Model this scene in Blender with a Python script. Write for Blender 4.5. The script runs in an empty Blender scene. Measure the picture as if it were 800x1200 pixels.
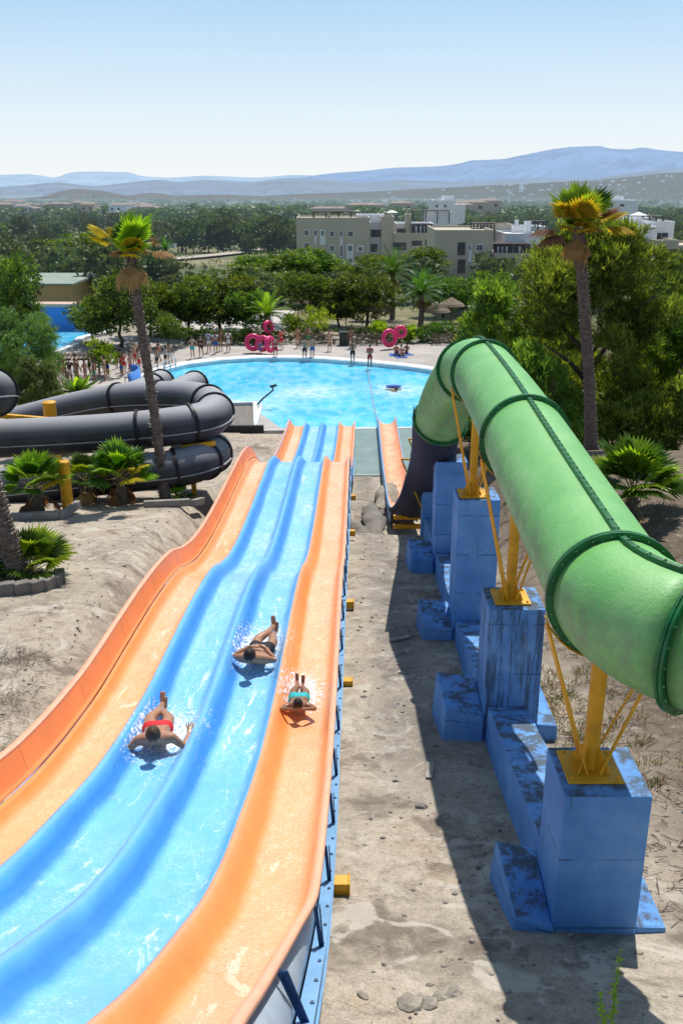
import bpy, bmesh, math, random
from math import radians, sin, cos, tan, pi, atan2, sqrt, exp
from mathutils import Vector, Matrix, noise
from mathutils.geometry import tessellate_polygon

rnd = random.Random(11)
scene = bpy.context.scene
COL = scene.collection
CAMZ = 13.2
F = 1100.0
PITCH = radians(19.5)
CP, SP = cos(PITCH), sin(PITCH)


def ray(px, py):
    v = (py - 600) / F
    return (px - 400) / F, CP - v * SP, SP + v * CP


def at(px, py, Y):
    a, h, d = ray(px, py)
    k = Y / h
    return Vector((a * k, Y, CAMZ - d * k))


def onz(px, py, z):
    a, h, d = ray(px, py)
    k = (CAMZ - z) / d
    return Vector((a * k, h * k, z))


def lerp(a, b, t):
    return a + (b - a) * t


def sstep(a, b, x):
    t = max(0.0, min(1.0, (x - a) / (b - a)))
    return t * t * (3 - 2 * t)


def pchip(xs, ys):
    n = len(xs)
    h = [xs[i + 1] - xs[i] for i in range(n - 1)]
    s = [(ys[i + 1] - ys[i]) / h[i] for i in range(n - 1)]
    m = [s[0]] + [0.0] * (n - 2) + [s[-1]]
    for i in range(1, n - 1):
        if s[i - 1] * s[i] > 0:
            w1, w2 = 2 * h[i] + h[i - 1], h[i] + 2 * h[i - 1]
            m[i] = (w1 + w2) / (w1 / s[i - 1] + w2 / s[i])

    def f(x):
        if x <= xs[0]:
            return ys[0] + m[0] * (x - xs[0])
        if x >= xs[-1]:
            return ys[-1] + m[-1] * (x - xs[-1])
        i = 0
        while x > xs[i + 1]:
            i += 1
        t = (x - xs[i]) / h[i]
        return ((1 + 2 * t) * (1 - t) ** 2 * ys[i] + t * (1 - t) ** 2 * h[i] * m[i]
                + t * t * (3 - 2 * t) * ys[i + 1] + t * t * (t - 1) * h[i] * m[i + 1])
    return f


# ------------------------------------------------------------------ materials
HAZE_COL = (0.50, 0.66, 0.86, 1)


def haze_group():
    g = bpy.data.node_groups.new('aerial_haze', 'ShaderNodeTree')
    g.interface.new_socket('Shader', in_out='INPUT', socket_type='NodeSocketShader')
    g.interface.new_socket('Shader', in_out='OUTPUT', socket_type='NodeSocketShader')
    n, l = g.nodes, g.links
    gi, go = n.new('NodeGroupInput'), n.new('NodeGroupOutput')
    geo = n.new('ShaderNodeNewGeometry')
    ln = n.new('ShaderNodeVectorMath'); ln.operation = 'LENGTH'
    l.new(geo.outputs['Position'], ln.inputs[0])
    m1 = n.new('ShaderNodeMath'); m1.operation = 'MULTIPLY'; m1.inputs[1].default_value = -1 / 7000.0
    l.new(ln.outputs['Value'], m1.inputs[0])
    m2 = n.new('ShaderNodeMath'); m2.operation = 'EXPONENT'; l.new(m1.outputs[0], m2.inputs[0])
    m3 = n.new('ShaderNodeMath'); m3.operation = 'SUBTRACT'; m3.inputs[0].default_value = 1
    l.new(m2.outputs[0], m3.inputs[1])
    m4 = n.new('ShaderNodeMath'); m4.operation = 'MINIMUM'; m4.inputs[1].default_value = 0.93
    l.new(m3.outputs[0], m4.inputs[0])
    em = n.new('ShaderNodeEmission'); em.inputs['Color'].default_value = HAZE_COL  # haze painted on: emission mixed over far surfaces by distance, no volume
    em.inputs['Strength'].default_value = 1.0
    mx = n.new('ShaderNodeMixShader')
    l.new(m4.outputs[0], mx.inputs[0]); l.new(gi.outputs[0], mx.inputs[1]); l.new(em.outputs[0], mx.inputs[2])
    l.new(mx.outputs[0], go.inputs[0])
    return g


HAZE = haze_group()


class NT:
    """small wrapper around a node tree"""
    def __init__(s, name, haze=False):
        s.m = bpy.data.materials.new(name)
        s.m.use_nodes = True
        s.n, s.l = s.m.node_tree.nodes, s.m.node_tree.links
        s.b = s.n['Principled BSDF']
        s.out = s.n['Material Output']
        s.haze = haze

    def new(s, t, **kw):
        nd = s.n.new(t)
        for k, v in kw.items():
            setattr(nd, k, v)
        return nd

    def link(s, a, b):
        s.l.new(a, b)

    def coord(s, kind='Object', scale=None):
        c = s.new('ShaderNodeTexCoord').outputs[kind] if kind != 'World' else s.new('ShaderNodeNewGeometry').outputs['Position']
        if scale:
            mp = s.new('ShaderNodeMapping'); mp.inputs['Scale'].default_value = scale
            s.link(c, mp.inputs[0]); c = mp.outputs[0]
        return c

    def noise(s, co, scale, detail=4, rough=.6, dist=0):
        t = s.new('ShaderNodeTexNoise')
        t.inputs['Scale'].default_value = scale; t.inputs['Detail'].default_value = detail
        t.inputs['Roughness'].default_value = rough; t.inputs['Distortion'].default_value = dist
        s.link(co, t.inputs['Vector'])
        return t.outputs['Fac']

    def ramp(s, fac, stops, interp='LINEAR'):
        r = s.new('ShaderNodeValToRGB'); cr = r.color_ramp; cr.interpolation = interp
        while len(cr.elements) < len(stops):
            cr.elements.new(0.5)
        for e, (p, c) in zip(cr.elements, stops):
            e.position = p
            e.color = (c[0], c[1], c[2], 1) if hasattr(c, '__len__') else (c, c, c, 1)
        s.link(fac, r.inputs[0])
        return r.outputs[0]

    def mix(s, fac, a, b, mode='MIX'):
        m = s.new('ShaderNodeMix', data_type='RGBA', blend_type=mode)
        for sock, v in ((m.inputs[0], fac), (m.inputs[6], a), (m.inputs[7], b)):
            if hasattr(v, 'is_output') or isinstance(v, bpy.types.NodeSocket):
                s.link(v, sock)
            elif isinstance(v, (int, float)):
                sock.default_value = v
            else:
                sock.default_value = (v[0], v[1], v[2], 1)
        return m.outputs[2]

    def math(s, op, a, b=None, clamp=False):
        m = s.new('ShaderNodeMath', operation=op); m.use_clamp = clamp
        for sock, v in ((m.inputs[0], a), (m.inputs[1], b)):
            if v is None:
                continue
            if isinstance(v, (int, float)):
                sock.default_value = v
            else:
                s.link(v, sock)
        return m.outputs[0]

    def bump(s, h, strength=.3, dist=.02):
        b = s.new('ShaderNodeBump'); b.inputs['Strength'].default_value = strength
        b.inputs['Distance'].default_value = dist
        s.link(h, b.inputs['Height']); s.link(b.outputs[0], s.b.inputs['Normal'])

    def done(s, color=None, rough=None, metal=None, spec=None):
        if color is not None:
            if isinstance(color, bpy.types.NodeSocket):
                s.link(color, s.b.inputs['Base Color'])
            else:
                s.b.inputs['Base Color'].default_value = (*color[:3], 1)
        if rough is not None:
            if isinstance(rough, bpy.types.NodeSocket):
                s.link(rough, s.b.inputs['Roughness'])
            else:
                s.b.inputs['Roughness'].default_value = rough
        if metal is not None:
            s.b.inputs['Metallic'].default_value = metal
        if spec is not None:
            s.b.inputs['Specular IOR Level'].default_value = spec
        if s.haze:
            g = s.new('ShaderNodeGroup'); g.node_tree = HAZE
            s.link(s.out.inputs[0].links[0].from_socket, g.inputs[0]); s.link(g.outputs[0], s.out.inputs[0])
        return s.m


def pm(name, c, rough=.6, var=.2, scale=3., bump=.15, bscale=30., metal=0, haze=False, c2=None, spec=.4, bdist=.01):
    t = NT(name, haze)
    co = t.coord('Object')
    n1 = t.noise(co, scale)
    lo = tuple(x * (1 - var) for x in c); hi = tuple(min(1, x * (1 + var)) for x in c)
    if c2:
        hi = c2
    col = t.ramp(n1, [(.3, lo), (.7, hi)])
    if bump:
        t.bump(t.noise(co, bscale, 3), bump, bdist)
    return t.done(col, rough, metal, spec)


def leaf_mat(name, c, var=.35, trans=.45, haze=False, rough=.5, scale=1.2):
    t = NT(name, haze)
    info = t.new('ShaderNodeObjectInfo').outputs['Random']
    n1 = t.noise(t.coord('World'), scale, 2)
    lo = tuple(x * (1 - var) for x in c); hi = tuple(x * (1 + var) for x in c)
    col = t.ramp(n1, [(.3, lo), (.7, hi)])
    hs = t.new('ShaderNodeHueSaturation')
    t.link(col, hs.inputs['Color'])
    t.link(t.math('ADD', t.math('MULTIPLY', info, .5), .75), hs.inputs['Value'])
    t.link(t.math('ADD', t.math('MULTIPLY', info, .05), .475), hs.inputs['Hue'])
    col = hs.outputs[0]
    t.link(col, t.b.inputs['Base Color'])
    t.b.inputs['Roughness'].default_value = rough
    t.b.inputs['Specular IOR Level'].default_value = .25
    tr = t.new('ShaderNodeBsdfTranslucent')
    c2 = t.mix(1.0, col, (1.5, 1.5, .6), 'MULTIPLY')
    t.link(c2, tr.inputs['Color'])
    mx = t.new('ShaderNodeMixShader'); mx.inputs[0].default_value = trans
    t.link(t.b.outputs[0], mx.inputs[1]); t.link(tr.outputs[0], mx.inputs[2])
    t.link(mx.outputs[0], t.out.inputs[0])
    return t.done()


# ------------------------------------------------------------------ mesh builder
class MB:
    def __init__(s):
        s.v, s.f, s.mi, s.uv = [], [], [], []

    def vert(s, p):
        s.v.append((p[0], p[1], p[2])); return len(s.v) - 1

    def face(s, ids, mi=0, uv=None):
        s.f.append(tuple(ids)); s.mi.append(mi); s.uv.append(uv)

    def box(s, c, size, rot=None, mi=0, taper=1.0, M=None):
        hx, hy, hz = size[0] / 2, size[1] / 2, size[2] / 2
        pts = [(-hx, -hy, -hz), (hx, -hy, -hz), (hx, hy, -hz), (-hx, hy, -hz),
               (-hx * taper, -hy * taper, hz), (hx * taper, -hy * taper, hz), (hx * taper, hy * taper, hz), (-hx * taper, hy * taper, hz)]
        m = M if M is not None else (Matrix.Rotation(rot, 3, 'Z') if isinstance(rot, (int, float)) and rot else None)
        b = len(s.v)
        for p in pts:
            q = Vector(p)
            if m is not None:
                q = m @ q
            s.v.append((q.x + c[0], q.y + c[1], q.z + c[2]))
        for f in ((0, 3, 2, 1), (4, 5, 6, 7), (0, 1, 5, 4), (1, 2, 6, 5), (2, 3, 7, 6), (3, 0, 4, 7)):
            s.face([b + i for i in f], mi)
        return s

    def bar(s, a, b, w, h=None, mi=0, up=(0, 0, 1)):
        """rectangular bar between two points"""
        a, b = Vector(a), Vector(b)
        d = (b - a); L = d.length; d.normalize()
        upv = Vector(up)
        if abs(d.dot(upv)) > .98:
            upv = Vector((0, 1, 0))
        x = d.cross(upv).normalized(); z = x.cross(d).normalized()
        M = Matrix((x, d, z)).transposed()
        s.box((a + b) / 2, (w, L, h or w), M=M, mi=mi)
        return s

    def tube(s, pts, r, n=8, mi=0, cap=True, uvs=False):
        pts = [Vector(p) for p in pts]
        rr = r if hasattr(r, '__len__') else [r] * len(pts)
        rings = []
        t0 = (pts[1] - pts[0]).normalized()
        ref = Vector((0, 0, 1)) if abs(t0.z) < .9 else Vector((0, 1, 0))
        x = t0.cross(ref).normalized()
        for i, p in enumerate(pts):
            t = (pts[min(i + 1, len(pts) - 1)] - pts[max(i - 1, 0)]).normalized()
            x = (x - t * x.dot(t)).normalized(); y = t.cross(x)
            ring = []
            for k in range(n):
                a = 2 * pi * k / n
                ring.append(s.vert(p + (x * cos(a) + y * sin(a)) * rr[i]))
            rings.append(ring)
        for i in range(len(rings) - 1):
            for k in range(n):
                k2 = (k + 1) % n
                s.face((rings[i][k], rings[i][k2], rings[i + 1][k2], rings[i + 1][k]), mi)
        if cap:
            s.face(list(reversed(rings[0])), mi); s.face(rings[-1], mi)
        return s

    def lathe(s, prof, n=16, c=(0, 0, 0), mi=0, M=None):
        """prof: list of (r, z)"""
        rings = []
        for r, z in prof:
            ring = []
            for k in range(n):
                a = 2 * pi * k / n
                q = Vector((r * cos(a), r * sin(a), z))
                if M is not None:
                    q = M @ q
                ring.append(s.vert((q.x + c[0], q.y + c[1], q.z + c[2])))
            rings.append(ring)
        for i in range(len(rings) - 1):
            for k in range(n):
                k2 = (k + 1) % n
                s.face((rings[i][k], rings[i][k2], rings[i + 1][k2], rings[i + 1][k]), mi)
        s.face(list(reversed(rings[0])), mi); s.face(rings[-1], mi)
        return s

    def ellipsoid(s, c, r, n=12, m=8, mi=0, M=None, jit=0):
        rings = []
        for i in range(1, m):
            th = pi * i / m
            ring = []
            for k in range(n):
                a = 2 * pi * k / n
                q = Vector((r[0] * sin(th) * cos(a), r[1] * sin(th) * sin(a), r[2] * cos(th)))
                if jit:
                    q *= 1 + jit * noise.noise(Vector(c) + q * 1.7 / max(r))
                if M is not None:
                    q = M @ q
                ring.append(s.vert((q.x + c[0], q.y + c[1], q.z + c[2])))
            rings.append(ring)
        top, bot = Vector((0, 0, r[2])), Vector((0, 0, -r[2]))
        if M is not None:
            top, bot = M @ top, M @ bot
        ti = s.vert(top + Vector(c)); bi = s.vert(bot + Vector(c))
        for k in range(n):
            k2 = (k + 1) % n
            s.face((ti, rings[0][k], rings[0][k2]), mi)
            s.face((bi, rings[-1][k2], rings[-1][k]), mi)
            for i in range(len(rings) - 1):
                s.face((rings[i][k], rings[i + 1][k], rings[i + 1][k2], rings[i][k2]), mi)
        return s

    def grid(s, rows, mi=0, uvrows=None):
        """rows of points joined to a sheet"""
        idx = [[s.vert(p) for p in row] for row in rows]
        for i in range(len(rows) - 1):
            for k in range(len(rows[0]) - 1):
                uv = None
                if uvrows:
                    uv = (uvrows[i][k], uvrows[i][k + 1], uvrows[i + 1][k + 1], uvrows[i + 1][k])
                s.face((idx[i][k], idx[i][k + 1], idx[i + 1][k + 1], idx[i + 1][k]), mi, uv)
        return s

    def mesh(s, name, mats, smooth=False):
        me = bpy.data.meshes.new(name)
        me.from_pydata(s.v, [], s.f)
        for m in (mats if isinstance(mats, (list, tuple)) else [mats]):
            me.materials.append(m)
        if any(s.mi):
            me.polygons.foreach_set('material_index', s.mi)
        if any(u is not None for u in s.uv):
            ul = me.uv_layers.new(name='UVMap')
            for p, u in zip(me.polygons, s.uv):
                if u:
                    for li, c in zip(p.loop_indices, u):
                        ul.data[li].uv = c
        if smooth:
            me.polygons.foreach_set('use_smooth', [True] * len(me.polygons))
            if smooth is not True:
                me.set_sharp_from_angle(angle=radians(smooth))
        me.update()
        return me

    def build(s, name, mats, parent=None, smooth=False, loc=None, bevel=0):
        o = bpy.data.objects.new(name, s.mesh(name, mats, smooth))
        COL.objects.link(o)
        if parent:
            o.parent = parent
            o.matrix_parent_inverse = Matrix.Identity(4)
        if loc is not None:
            o.location = loc
        if bevel:
            b = o.modifiers.new('bevel', 'BEVEL'); b.width = bevel; b.segments = 2; b.limit_method = 'ANGLE'
        return o


def tag(o, label=None, cat=None, group=None, kind=None):
    for k, v in (('label', label), ('category', cat), ('group', group), ('kind', kind)):
        if v:
            o[k] = v
    return o


def empty(name, loc=(0, 0, 0), rz=0):
    o = bpy.data.objects.new(name, None)
    o.empty_display_size = .3
    COL.objects.link(o)
    o.location = loc; o.rotation_euler = (0, 0, rz)
    return o


def link(name, me, parent=None, loc=(0, 0, 0), rz=0, sc=None):
    o = bpy.data.objects.new(name, me); COL.objects.link(o)
    o.location = loc; o.rotation_euler = (0, 0, rz)
    if sc is not None:
        o.scale = (sc, sc, sc) if isinstance(sc, (int, float)) else sc
    if parent:
        o.parent = parent
    return o


def copy_tree(o, parent=None):
    c = o.copy(); COL.objects.link(c)
    c.parent = parent
    for ch in list(o.children):
        copy_tree(ch, c)
    return c


def ops_struct(o):
    o['kind'] = 'structure'
    return o


# ------------------------------------------------------------------ camera, light, sky
cam = bpy.data.cameras.new('camera')
cam.sensor_fit = 'VERTICAL'; cam.sensor_height = 24.0; cam.lens = 24.0 * F / 1200
cam.clip_start = .05; cam.clip_end = 90000
co = bpy.data.objects.new('camera', cam); COL.objects.link(co)
co.location = (0, 0, CAMZ); co.rotation_euler = (pi / 2 - PITCH, 0, 0)
scene.camera = co

SUN_EL = radians(61)
SUN_AZ = radians(16)      # to the right of the view direction (+Y)
sd = Vector((sin(SUN_AZ) * cos(SUN_EL), cos(SUN_AZ) * cos(SUN_EL), sin(SUN_EL)))
sun = bpy.data.lights.new('sun', 'SUN'); sun.energy = 5.0; sun.angle = radians(.53); sun.color = (1, .95, .87)
so = bpy.data.objects.new('sun', sun); COL.objects.link(so)
so.rotation_euler = sd.to_track_quat('Z', 'Y').to_euler(); so.location = (0, 0, 60)

w = bpy.data.worlds.new('World'); scene.world = w; w.use_nodes = True
wn, wl = w.node_tree.nodes, w.node_tree.links
sky = wn.new('ShaderNodeTexSky'); sky.sky_type = 'NISHITA'; sky.sun_disc = False
sky.sun_elevation = SUN_EL; sky.sun_rotation = SUN_AZ
sky.altitude = 100; sky.air_density = 1.0; sky.dust_density = .6; sky.ozone_density = 1.2
# hazy summer sky: the Nishita sky washed toward a pale blue-white near the horizon
tcn = wn.new('ShaderNodeTexCoord'); sxyz = wn.new('ShaderNodeSeparateXYZ'); wl.new(tcn.outputs['Generated'], sxyz.inputs[0])
rp = wn.new('ShaderNodeValToRGB'); rp.color_ramp.elements[0].position = .10; rp.color_ramp.elements[0].color = (.92, .92, .92, 1)
rp.color_ramp.elements[1].position = .50; rp.color_ramp.elements[1].color = (.08, .08, .08, 1)
wl.new(sxyz.outputs['Z'], rp.inputs[0])
rc = wn.new('ShaderNodeValToRGB'); rc.color_ramp.elements[0].position = 0; rc.color_ramp.elements[0].color = (.93, .97, .99, 1)
rc.color_ramp.elements[1].position = .17; rc.color_ramp.elements[1].color = (.44, .71, .985, 1)
e_ = rc.color_ramp.elements.new(.05); e_.color = (.82, .92, .985, 1)
wl.new(sxyz.outputs['Z'], rc.inputs[0])
vm = wn.new('ShaderNodeVectorMath'); vm.operation = 'SCALE'; vm.inputs['Scale'].default_value = 1 / .10
wl.new(rc.outputs[0], vm.inputs[0])
mxs = wn.new('ShaderNodeMix'); mxs.data_type = 'RGBA'; wl.new(rp.outputs[0], mxs.inputs[0]); wl.new(sky.outputs[0], mxs.inputs[6])
wl.new(vm.outputs[0], mxs.inputs[7])
wl.new(mxs.outputs[2], wn['Background'].inputs[0])
wn['Background'].inputs[1].default_value = .10
scene.view_settings.view_transform = 'Standard'
scene.view_settings.look = 'None'
scene.view_settings.exposure = 0
scene.render.engine = 'CYCLES'
scene.cycles.use_denoising = True
scene.cycles.max_bounces = 6
scene.cycles.transparent_max_bounces = 8
scene.cycles.sample_clamp_indirect = 4
scene.cycles.caustics_reflective = False
scene.cycles.caustics_refractive = False

# ------------------------------------------------------------------ terrain
dc = pchip([-30, 0, 5.7, 7.5, 12.6, 18, 24, 28, 31, 34, 37, 46, 60, 84, 110, 200, 500, 1000, 2500, 5000, 12000, 60000],
           [6.2, 5.3, 6.35, 6.95, 8.0, 8.8, 9.75, 10.7, 11.9, 12.9, 13.12, 13.15, 13.15, 13.15, 14.2, 17, 25, 36, 62, 95, 150, 300])
dl = pchip([-30, 0, 9, 12, 17, 22, 27, 31, 36, 42, 46, 60, 84, 110, 200, 500, 1000, 2500, 5000, 12000, 60000],
           [5.5, 5.9, 7.0, 7.45, 7.75, 8.4, 9.3, 10.2, 11.6, 12.7, 13.15, 13.15, 13.15, 14.2, 17, 25, 36, 62, 95, 150, 300])
dr = pchip([-30, 0, 7.5, 12.6, 20, 30, 38, 46, 60, 84, 110, 200, 500, 1000, 2500, 5000, 12000, 60000],
           [5.2, 5.6, 6.7, 7.4, 7.3, 8.6, 10.8, 12.9, 13.15, 13.15, 14.2, 17, 25, 36, 62, 95, 150, 300])


def poly_at(pts, z=0):
    return [onz(x, y, z) for x, y in pts]


POOL = [(p.x, p.y) for p in poly_at([(166, 458), (176, 447), (190, 438.5), (220, 431), (260, 426), (300, 423.5), (340, 423.5),
                                     (380, 425), (430, 429), (470, 433), (503, 437.5), (535, 444), (560, 455), (572, 472), (566, 488), (540, 501),
                                     (440, 502), (360, 503), (304, 504), (302, 476), (240, 478), (190, 474), (168, 468)])]


def inpoly(x, y, P):
    c = False
    j = len(P) - 1
    for i in range(len(P)):
        xi, yi = P[i]; xj, yj = P[j]
        if (yi > y) != (yj > y) and x < (xj - xi) * (y - yi) / (yj - yi) + xi:
            c = not c
        j = i
    return c


def offset_poly(P, d):
    n = len(P); A = sum(P[i][0] * P[(i + 1) % n][1] - P[(i + 1) % n][0] * P[i][1] for i in range(n))
    sg = 1 if A > 0 else -1
    out = []
    for i in range(n):
        a, b, c = Vector(P[i - 1]), Vector(P[i]), Vector(P[(i + 1) % n])
        e1, e2 = (b - a).normalized(), (c - b).normalized()
        n1 = Vector((e1.y, -e1.x)) * sg; n2 = Vector((e2.y, -e2.x)) * sg
        m = (n1 + n2).normalized()
        k = d / max(.5, m.dot(n1))
        out.append((b.x + m.x * k, b.y + m.y * k))
    return out


POOL_OUT = offset_poly(POOL, .8)


def gz(X, Y):
    bl = sstep(-3.6, -4.9, X) if X < -3.6 else 0
    bl = 0 if X > -3.6 else sstep(3.6, 4.9, -X)
    br = sstep(3.6, 8.0, X)
    c = dc(Y)
    d = c
    if bl:
        d = lerp(c, dl(Y), bl)
    if br:
        d = lerp(c, dr(Y), br)
    if Y < 55:
        a = .5 - .5 * sstep(38, 46, Y)
        if X < -4.5:
            d += a * (.09 * noise.noise(Vector((X * .35, Y * .35, 0))) + .012 * noise.noise(Vector((X * 1.6, Y * 1.6, 3))))
        elif X > -.4:
            d += a * (.12 * noise.noise(Vector((X * .7, Y * .5, 5))) + .05 * noise.noise(Vector((X * 2.2, Y * 2.2, 9))))
    z = CAMZ - d
    if Y > 105:
        k = min(1, (Y - 105) / 300)
        z += k * 2.0 * noise.noise(Vector((X / 90, Y / 90, 1))) + min(1, Y / 3000) * 8 * noise.noise(Vector((X / 900, Y / 900, 7)))
    return z


def build_terrain():
    def axis(dense, lo, hi, step, far, g):
        a = []
        x = lo
        while x < hi:
            a.append(x); x += step
        s = step
        while x < far:
            a.append(x); s *= g; x += s
        return a
    ys = axis(True, -6, 46, .4, 46, 1) + axis(True, 46, 90, 1.0, 60000, 1.07)
    xr = axis(True, 0, 9, .4, 50000, 1.11)
    xs = [-x for x in reversed(axis(True, .4, 16, .4, 50000, 1.11))] + xr
    mb = MB()
    rows = []
    for y in ys:
        row = []
        for x in xs:
            z = gz(x, y)
            if 47 < y < 84 and -20 < x < 16 and inpoly(x, y, POOL_OUT):
                z = -1.0
            row.append((x, y, z))
        rows.append(row)
    mb.grid(rows)
    t = NT('ground_soil', True)
    P = t.coord('World')
    sx = t.new('ShaderNodeSeparateXYZ'); t.link(P, sx.inputs[0])
    n1 = t.noise(P, .55, 6, .65); n2 = t.noise(P, 6, 6, .75); n3 = t.noise(P, 45, 3, .7)
    soil = t.ramp(n1, [(.28, (.18, .152, .125)), (.42, (.345, .295, .235)), (.55, (.445, .385, .31)), (.68, (.375, .295, .215)), (.8, (.25, .215, .18))])
    grit = t.ramp(n2, [(.3, .62), (.5, 1.0), (.75, 1.22)])
    soil = t.mix(1, soil, grit, 'MULTIPLY')
    soil = t.mix(1, soil, t.ramp(n3, [(.35, .75), (.55, 1.05), (.75, 1.2)]), 'MULTIPLY')
    # dark damp crust and litter patches
    vor = t.noise(P, .9, 8, .7, .5)
    soil = t.mix(t.math('MULTIPLY', t.ramp(vor, [(.53, 0), (.60, 1)]), .6), soil, (.13, .10, .08))
    pale = t.noise(t.coord('World', (1, 1, 1)), 1.7, 5, .6, 1.0)
    soil = t.mix(t.math('MULTIPLY', t.ramp(pale, [(.56, 0), (.62, 1)]), .65), soil, (.54, .50, .43))
    crack = t.new('ShaderNodeTexVoronoi', feature='DISTANCE_TO_EDGE'); crack.inputs['Scale'].default_value = 1.1
    dis = t.new('ShaderNodeVectorMath', operation='ADD')
    nz = t.new('ShaderNodeTexNoise'); nz.inputs['Scale'].default_value = 1.5; nz.inputs['Detail'].default_value = 5
    t.link(P, nz.inputs['Vector']); t.link(P, dis.inputs[0]); t.link(nz.outputs['Color'], dis.inputs[1]); t.link(dis.outputs[0], crack.inputs['Vector'])
    ck = t.math('MULTIPLY', t.ramp(crack.outputs['Distance'], [(0, 1), (.012, 0)]), t.ramp(n1, [(.5, 0), (.6, .6)]))
    soil = t.mix(ck, soil, (.07, .055, .045))
    # damp gravelly strip down the channel
    dx = t.math('ABSOLUTE', t.math('SUBTRACT', sx.outputs[0], t.math('ADD', .55, t.math('MULTIPLY', n1, .9))))
    dm = t.math('MULTIPLY', t.ramp(dx, [(.25, 1), (.7, 0)]), t.ramp(n2, [(.40, 0), (.55, 1)]))
    dm = t.math('MULTIPLY', dm, t.ramp(t.math('MULTIPLY', sx.outputs[1], .02), [(.19, 0), (.24, 1)]))
    soil = t.mix(t.math('MULTIPLY', dm, .62), soil, (.12, .115, .115))
    # brown litter zone on the right bank
    rb = t.math('MULTIPLY', t.math('MULTIPLY', t.math('SUBTRACT', sx.outputs[0], 3.0), .5, True), t.ramp(n2, [(.30, 0), (.48, 1)]))
    soil = t.mix(t.math('MULTIPLY', rb, .85), soil, (.10, .07, .045))
    # scrub country beyond the park
    f1 = t.noise(P, .018, 5, .6); f2 = t.noise(P, .12, 6, .7); f3 = t.noise(P, .0035, 3, .5)
    scrub = t.ramp(f1, [(.35, (.06, .085, .035)), (.47, (.12, .14, .055)), (.55, (.24, .22, .115)), (.68, (.30, .25, .16))])
    scrub = t.mix(1, scrub, t.ramp(f2, [(.3, .5), (.6, 1.15)]), 'MULTIPLY')
    far = t.ramp(f3, [(.35, (.04, .062, .028)), (.5, (.07, .095, .038)), (.6, (.14, .15, .075)), (.7, (.24, .20, .13))])
    far = t.mix(1, far, t.ramp(t.noise(t.coord('World', (.02, .006, .02)), 1, 6, .75), [(.35, .45), (.62, 1.3)]), 'MULTIPLY')
    a = t.new('ShaderNodeMapRange'); a.inputs[1].default_value = 82; a.inputs[2].default_value = 100; t.link(sx.outputs[1], a.inputs[0])
    b = t.new('ShaderNodeMapRange'); b.inputs[1].default_value = 500; b.inputs[2].default_value = 1200; t.link(sx.outputs[1], b.inputs[0])
    col = t.mix(a.outputs[0], soil, scrub)
    col = t.mix(b.outputs[0], col, far)
    hgt = t.math('ADD', t.math('MULTIPLY', n2, 1.0), t.math('MULTIPLY', n3, .35))
    t.bump(hgt, .55, .05)
    return ops_struct(mb.build('ground', t.done(col, .92, 0, .2), smooth=True))


build_terrain()

# ---- mountains and hills
def ridge(name, pts, Y, base_drop, depth, c, jag=.06, n=240, rough=.5):
    """pts: silhouette as (px, py); stands at distance Y with a real front slope"""
    xs = [p[0] for p in pts]
    f = pchip(xs, [p[1] for p in pts])
    rows = [[], [], [], [], []]
    for i in range(n + 1):
        px = lerp(xs[0], xs[-1], i / n)
        top = at(px, f(px) , Y)
        bz = CAMZ - base_drop
        hgt = max(0, top.z - bz)
        nz = 1 + jag * (noise.noise(Vector((px * .05, 3, Y))) + .6 * noise.noise(Vector((px * .2, 7, Y))))
        for k, (fr, q) in enumerate(((0, 0), (.35, .3), (.62, .62), (.85, .86), (1, 1))):
            w2 = 1 + (rough * noise.noise(Vector((px * .09, k, Y))) if 0 < k < 4 else 0)
            rows[k].append((top.x * (1 - depth * (1 - q) / Y), Y - depth * (1 - q) * w2, bz + hgt * fr * (nz if k == 4 else nz * (1 + (w2 - 1) * .5 * (1 - fr)))))
    mb = MB(); mb.grid(rows)
    t = NT(name + '_rock')
    P = t.coord('World')
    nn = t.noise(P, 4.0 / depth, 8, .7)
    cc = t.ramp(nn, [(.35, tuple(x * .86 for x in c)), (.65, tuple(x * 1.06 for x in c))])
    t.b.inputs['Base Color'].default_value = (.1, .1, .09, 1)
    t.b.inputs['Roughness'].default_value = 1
    em = t.new('ShaderNodeEmission'); t.link(cc, em.inputs[0])  # haze painted in: slopes emit their hazy colour, stronger with distance
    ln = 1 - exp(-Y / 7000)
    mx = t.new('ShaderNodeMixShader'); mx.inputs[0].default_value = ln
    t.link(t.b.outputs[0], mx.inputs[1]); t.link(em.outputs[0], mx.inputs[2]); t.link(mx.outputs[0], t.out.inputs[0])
    return ops_struct(mb.build(name, t.done(), smooth=True))


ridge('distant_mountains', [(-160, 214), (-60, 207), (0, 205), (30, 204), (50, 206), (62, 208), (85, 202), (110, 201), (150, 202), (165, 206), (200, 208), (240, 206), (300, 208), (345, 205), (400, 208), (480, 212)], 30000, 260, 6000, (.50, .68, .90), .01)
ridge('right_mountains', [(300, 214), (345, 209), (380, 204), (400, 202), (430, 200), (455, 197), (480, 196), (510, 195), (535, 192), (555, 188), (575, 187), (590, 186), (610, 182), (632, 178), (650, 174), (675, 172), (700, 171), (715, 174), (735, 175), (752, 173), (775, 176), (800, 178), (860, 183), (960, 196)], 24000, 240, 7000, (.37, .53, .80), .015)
ridge('hazy_foothills', [(-120, 222), (0, 219), (40, 216), (70, 214), (110, 218), (150, 214), (180, 211), (215, 213), (245, 211), (290, 213), (340, 209), (390, 211), (420, 214), (470, 211), (540, 213), (620, 209), (690, 210), (720, 205), (760, 200), (800, 197), (860, 195), (960, 204)], 11000, 150, 3500, (.39, .52, .70), .04)
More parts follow.
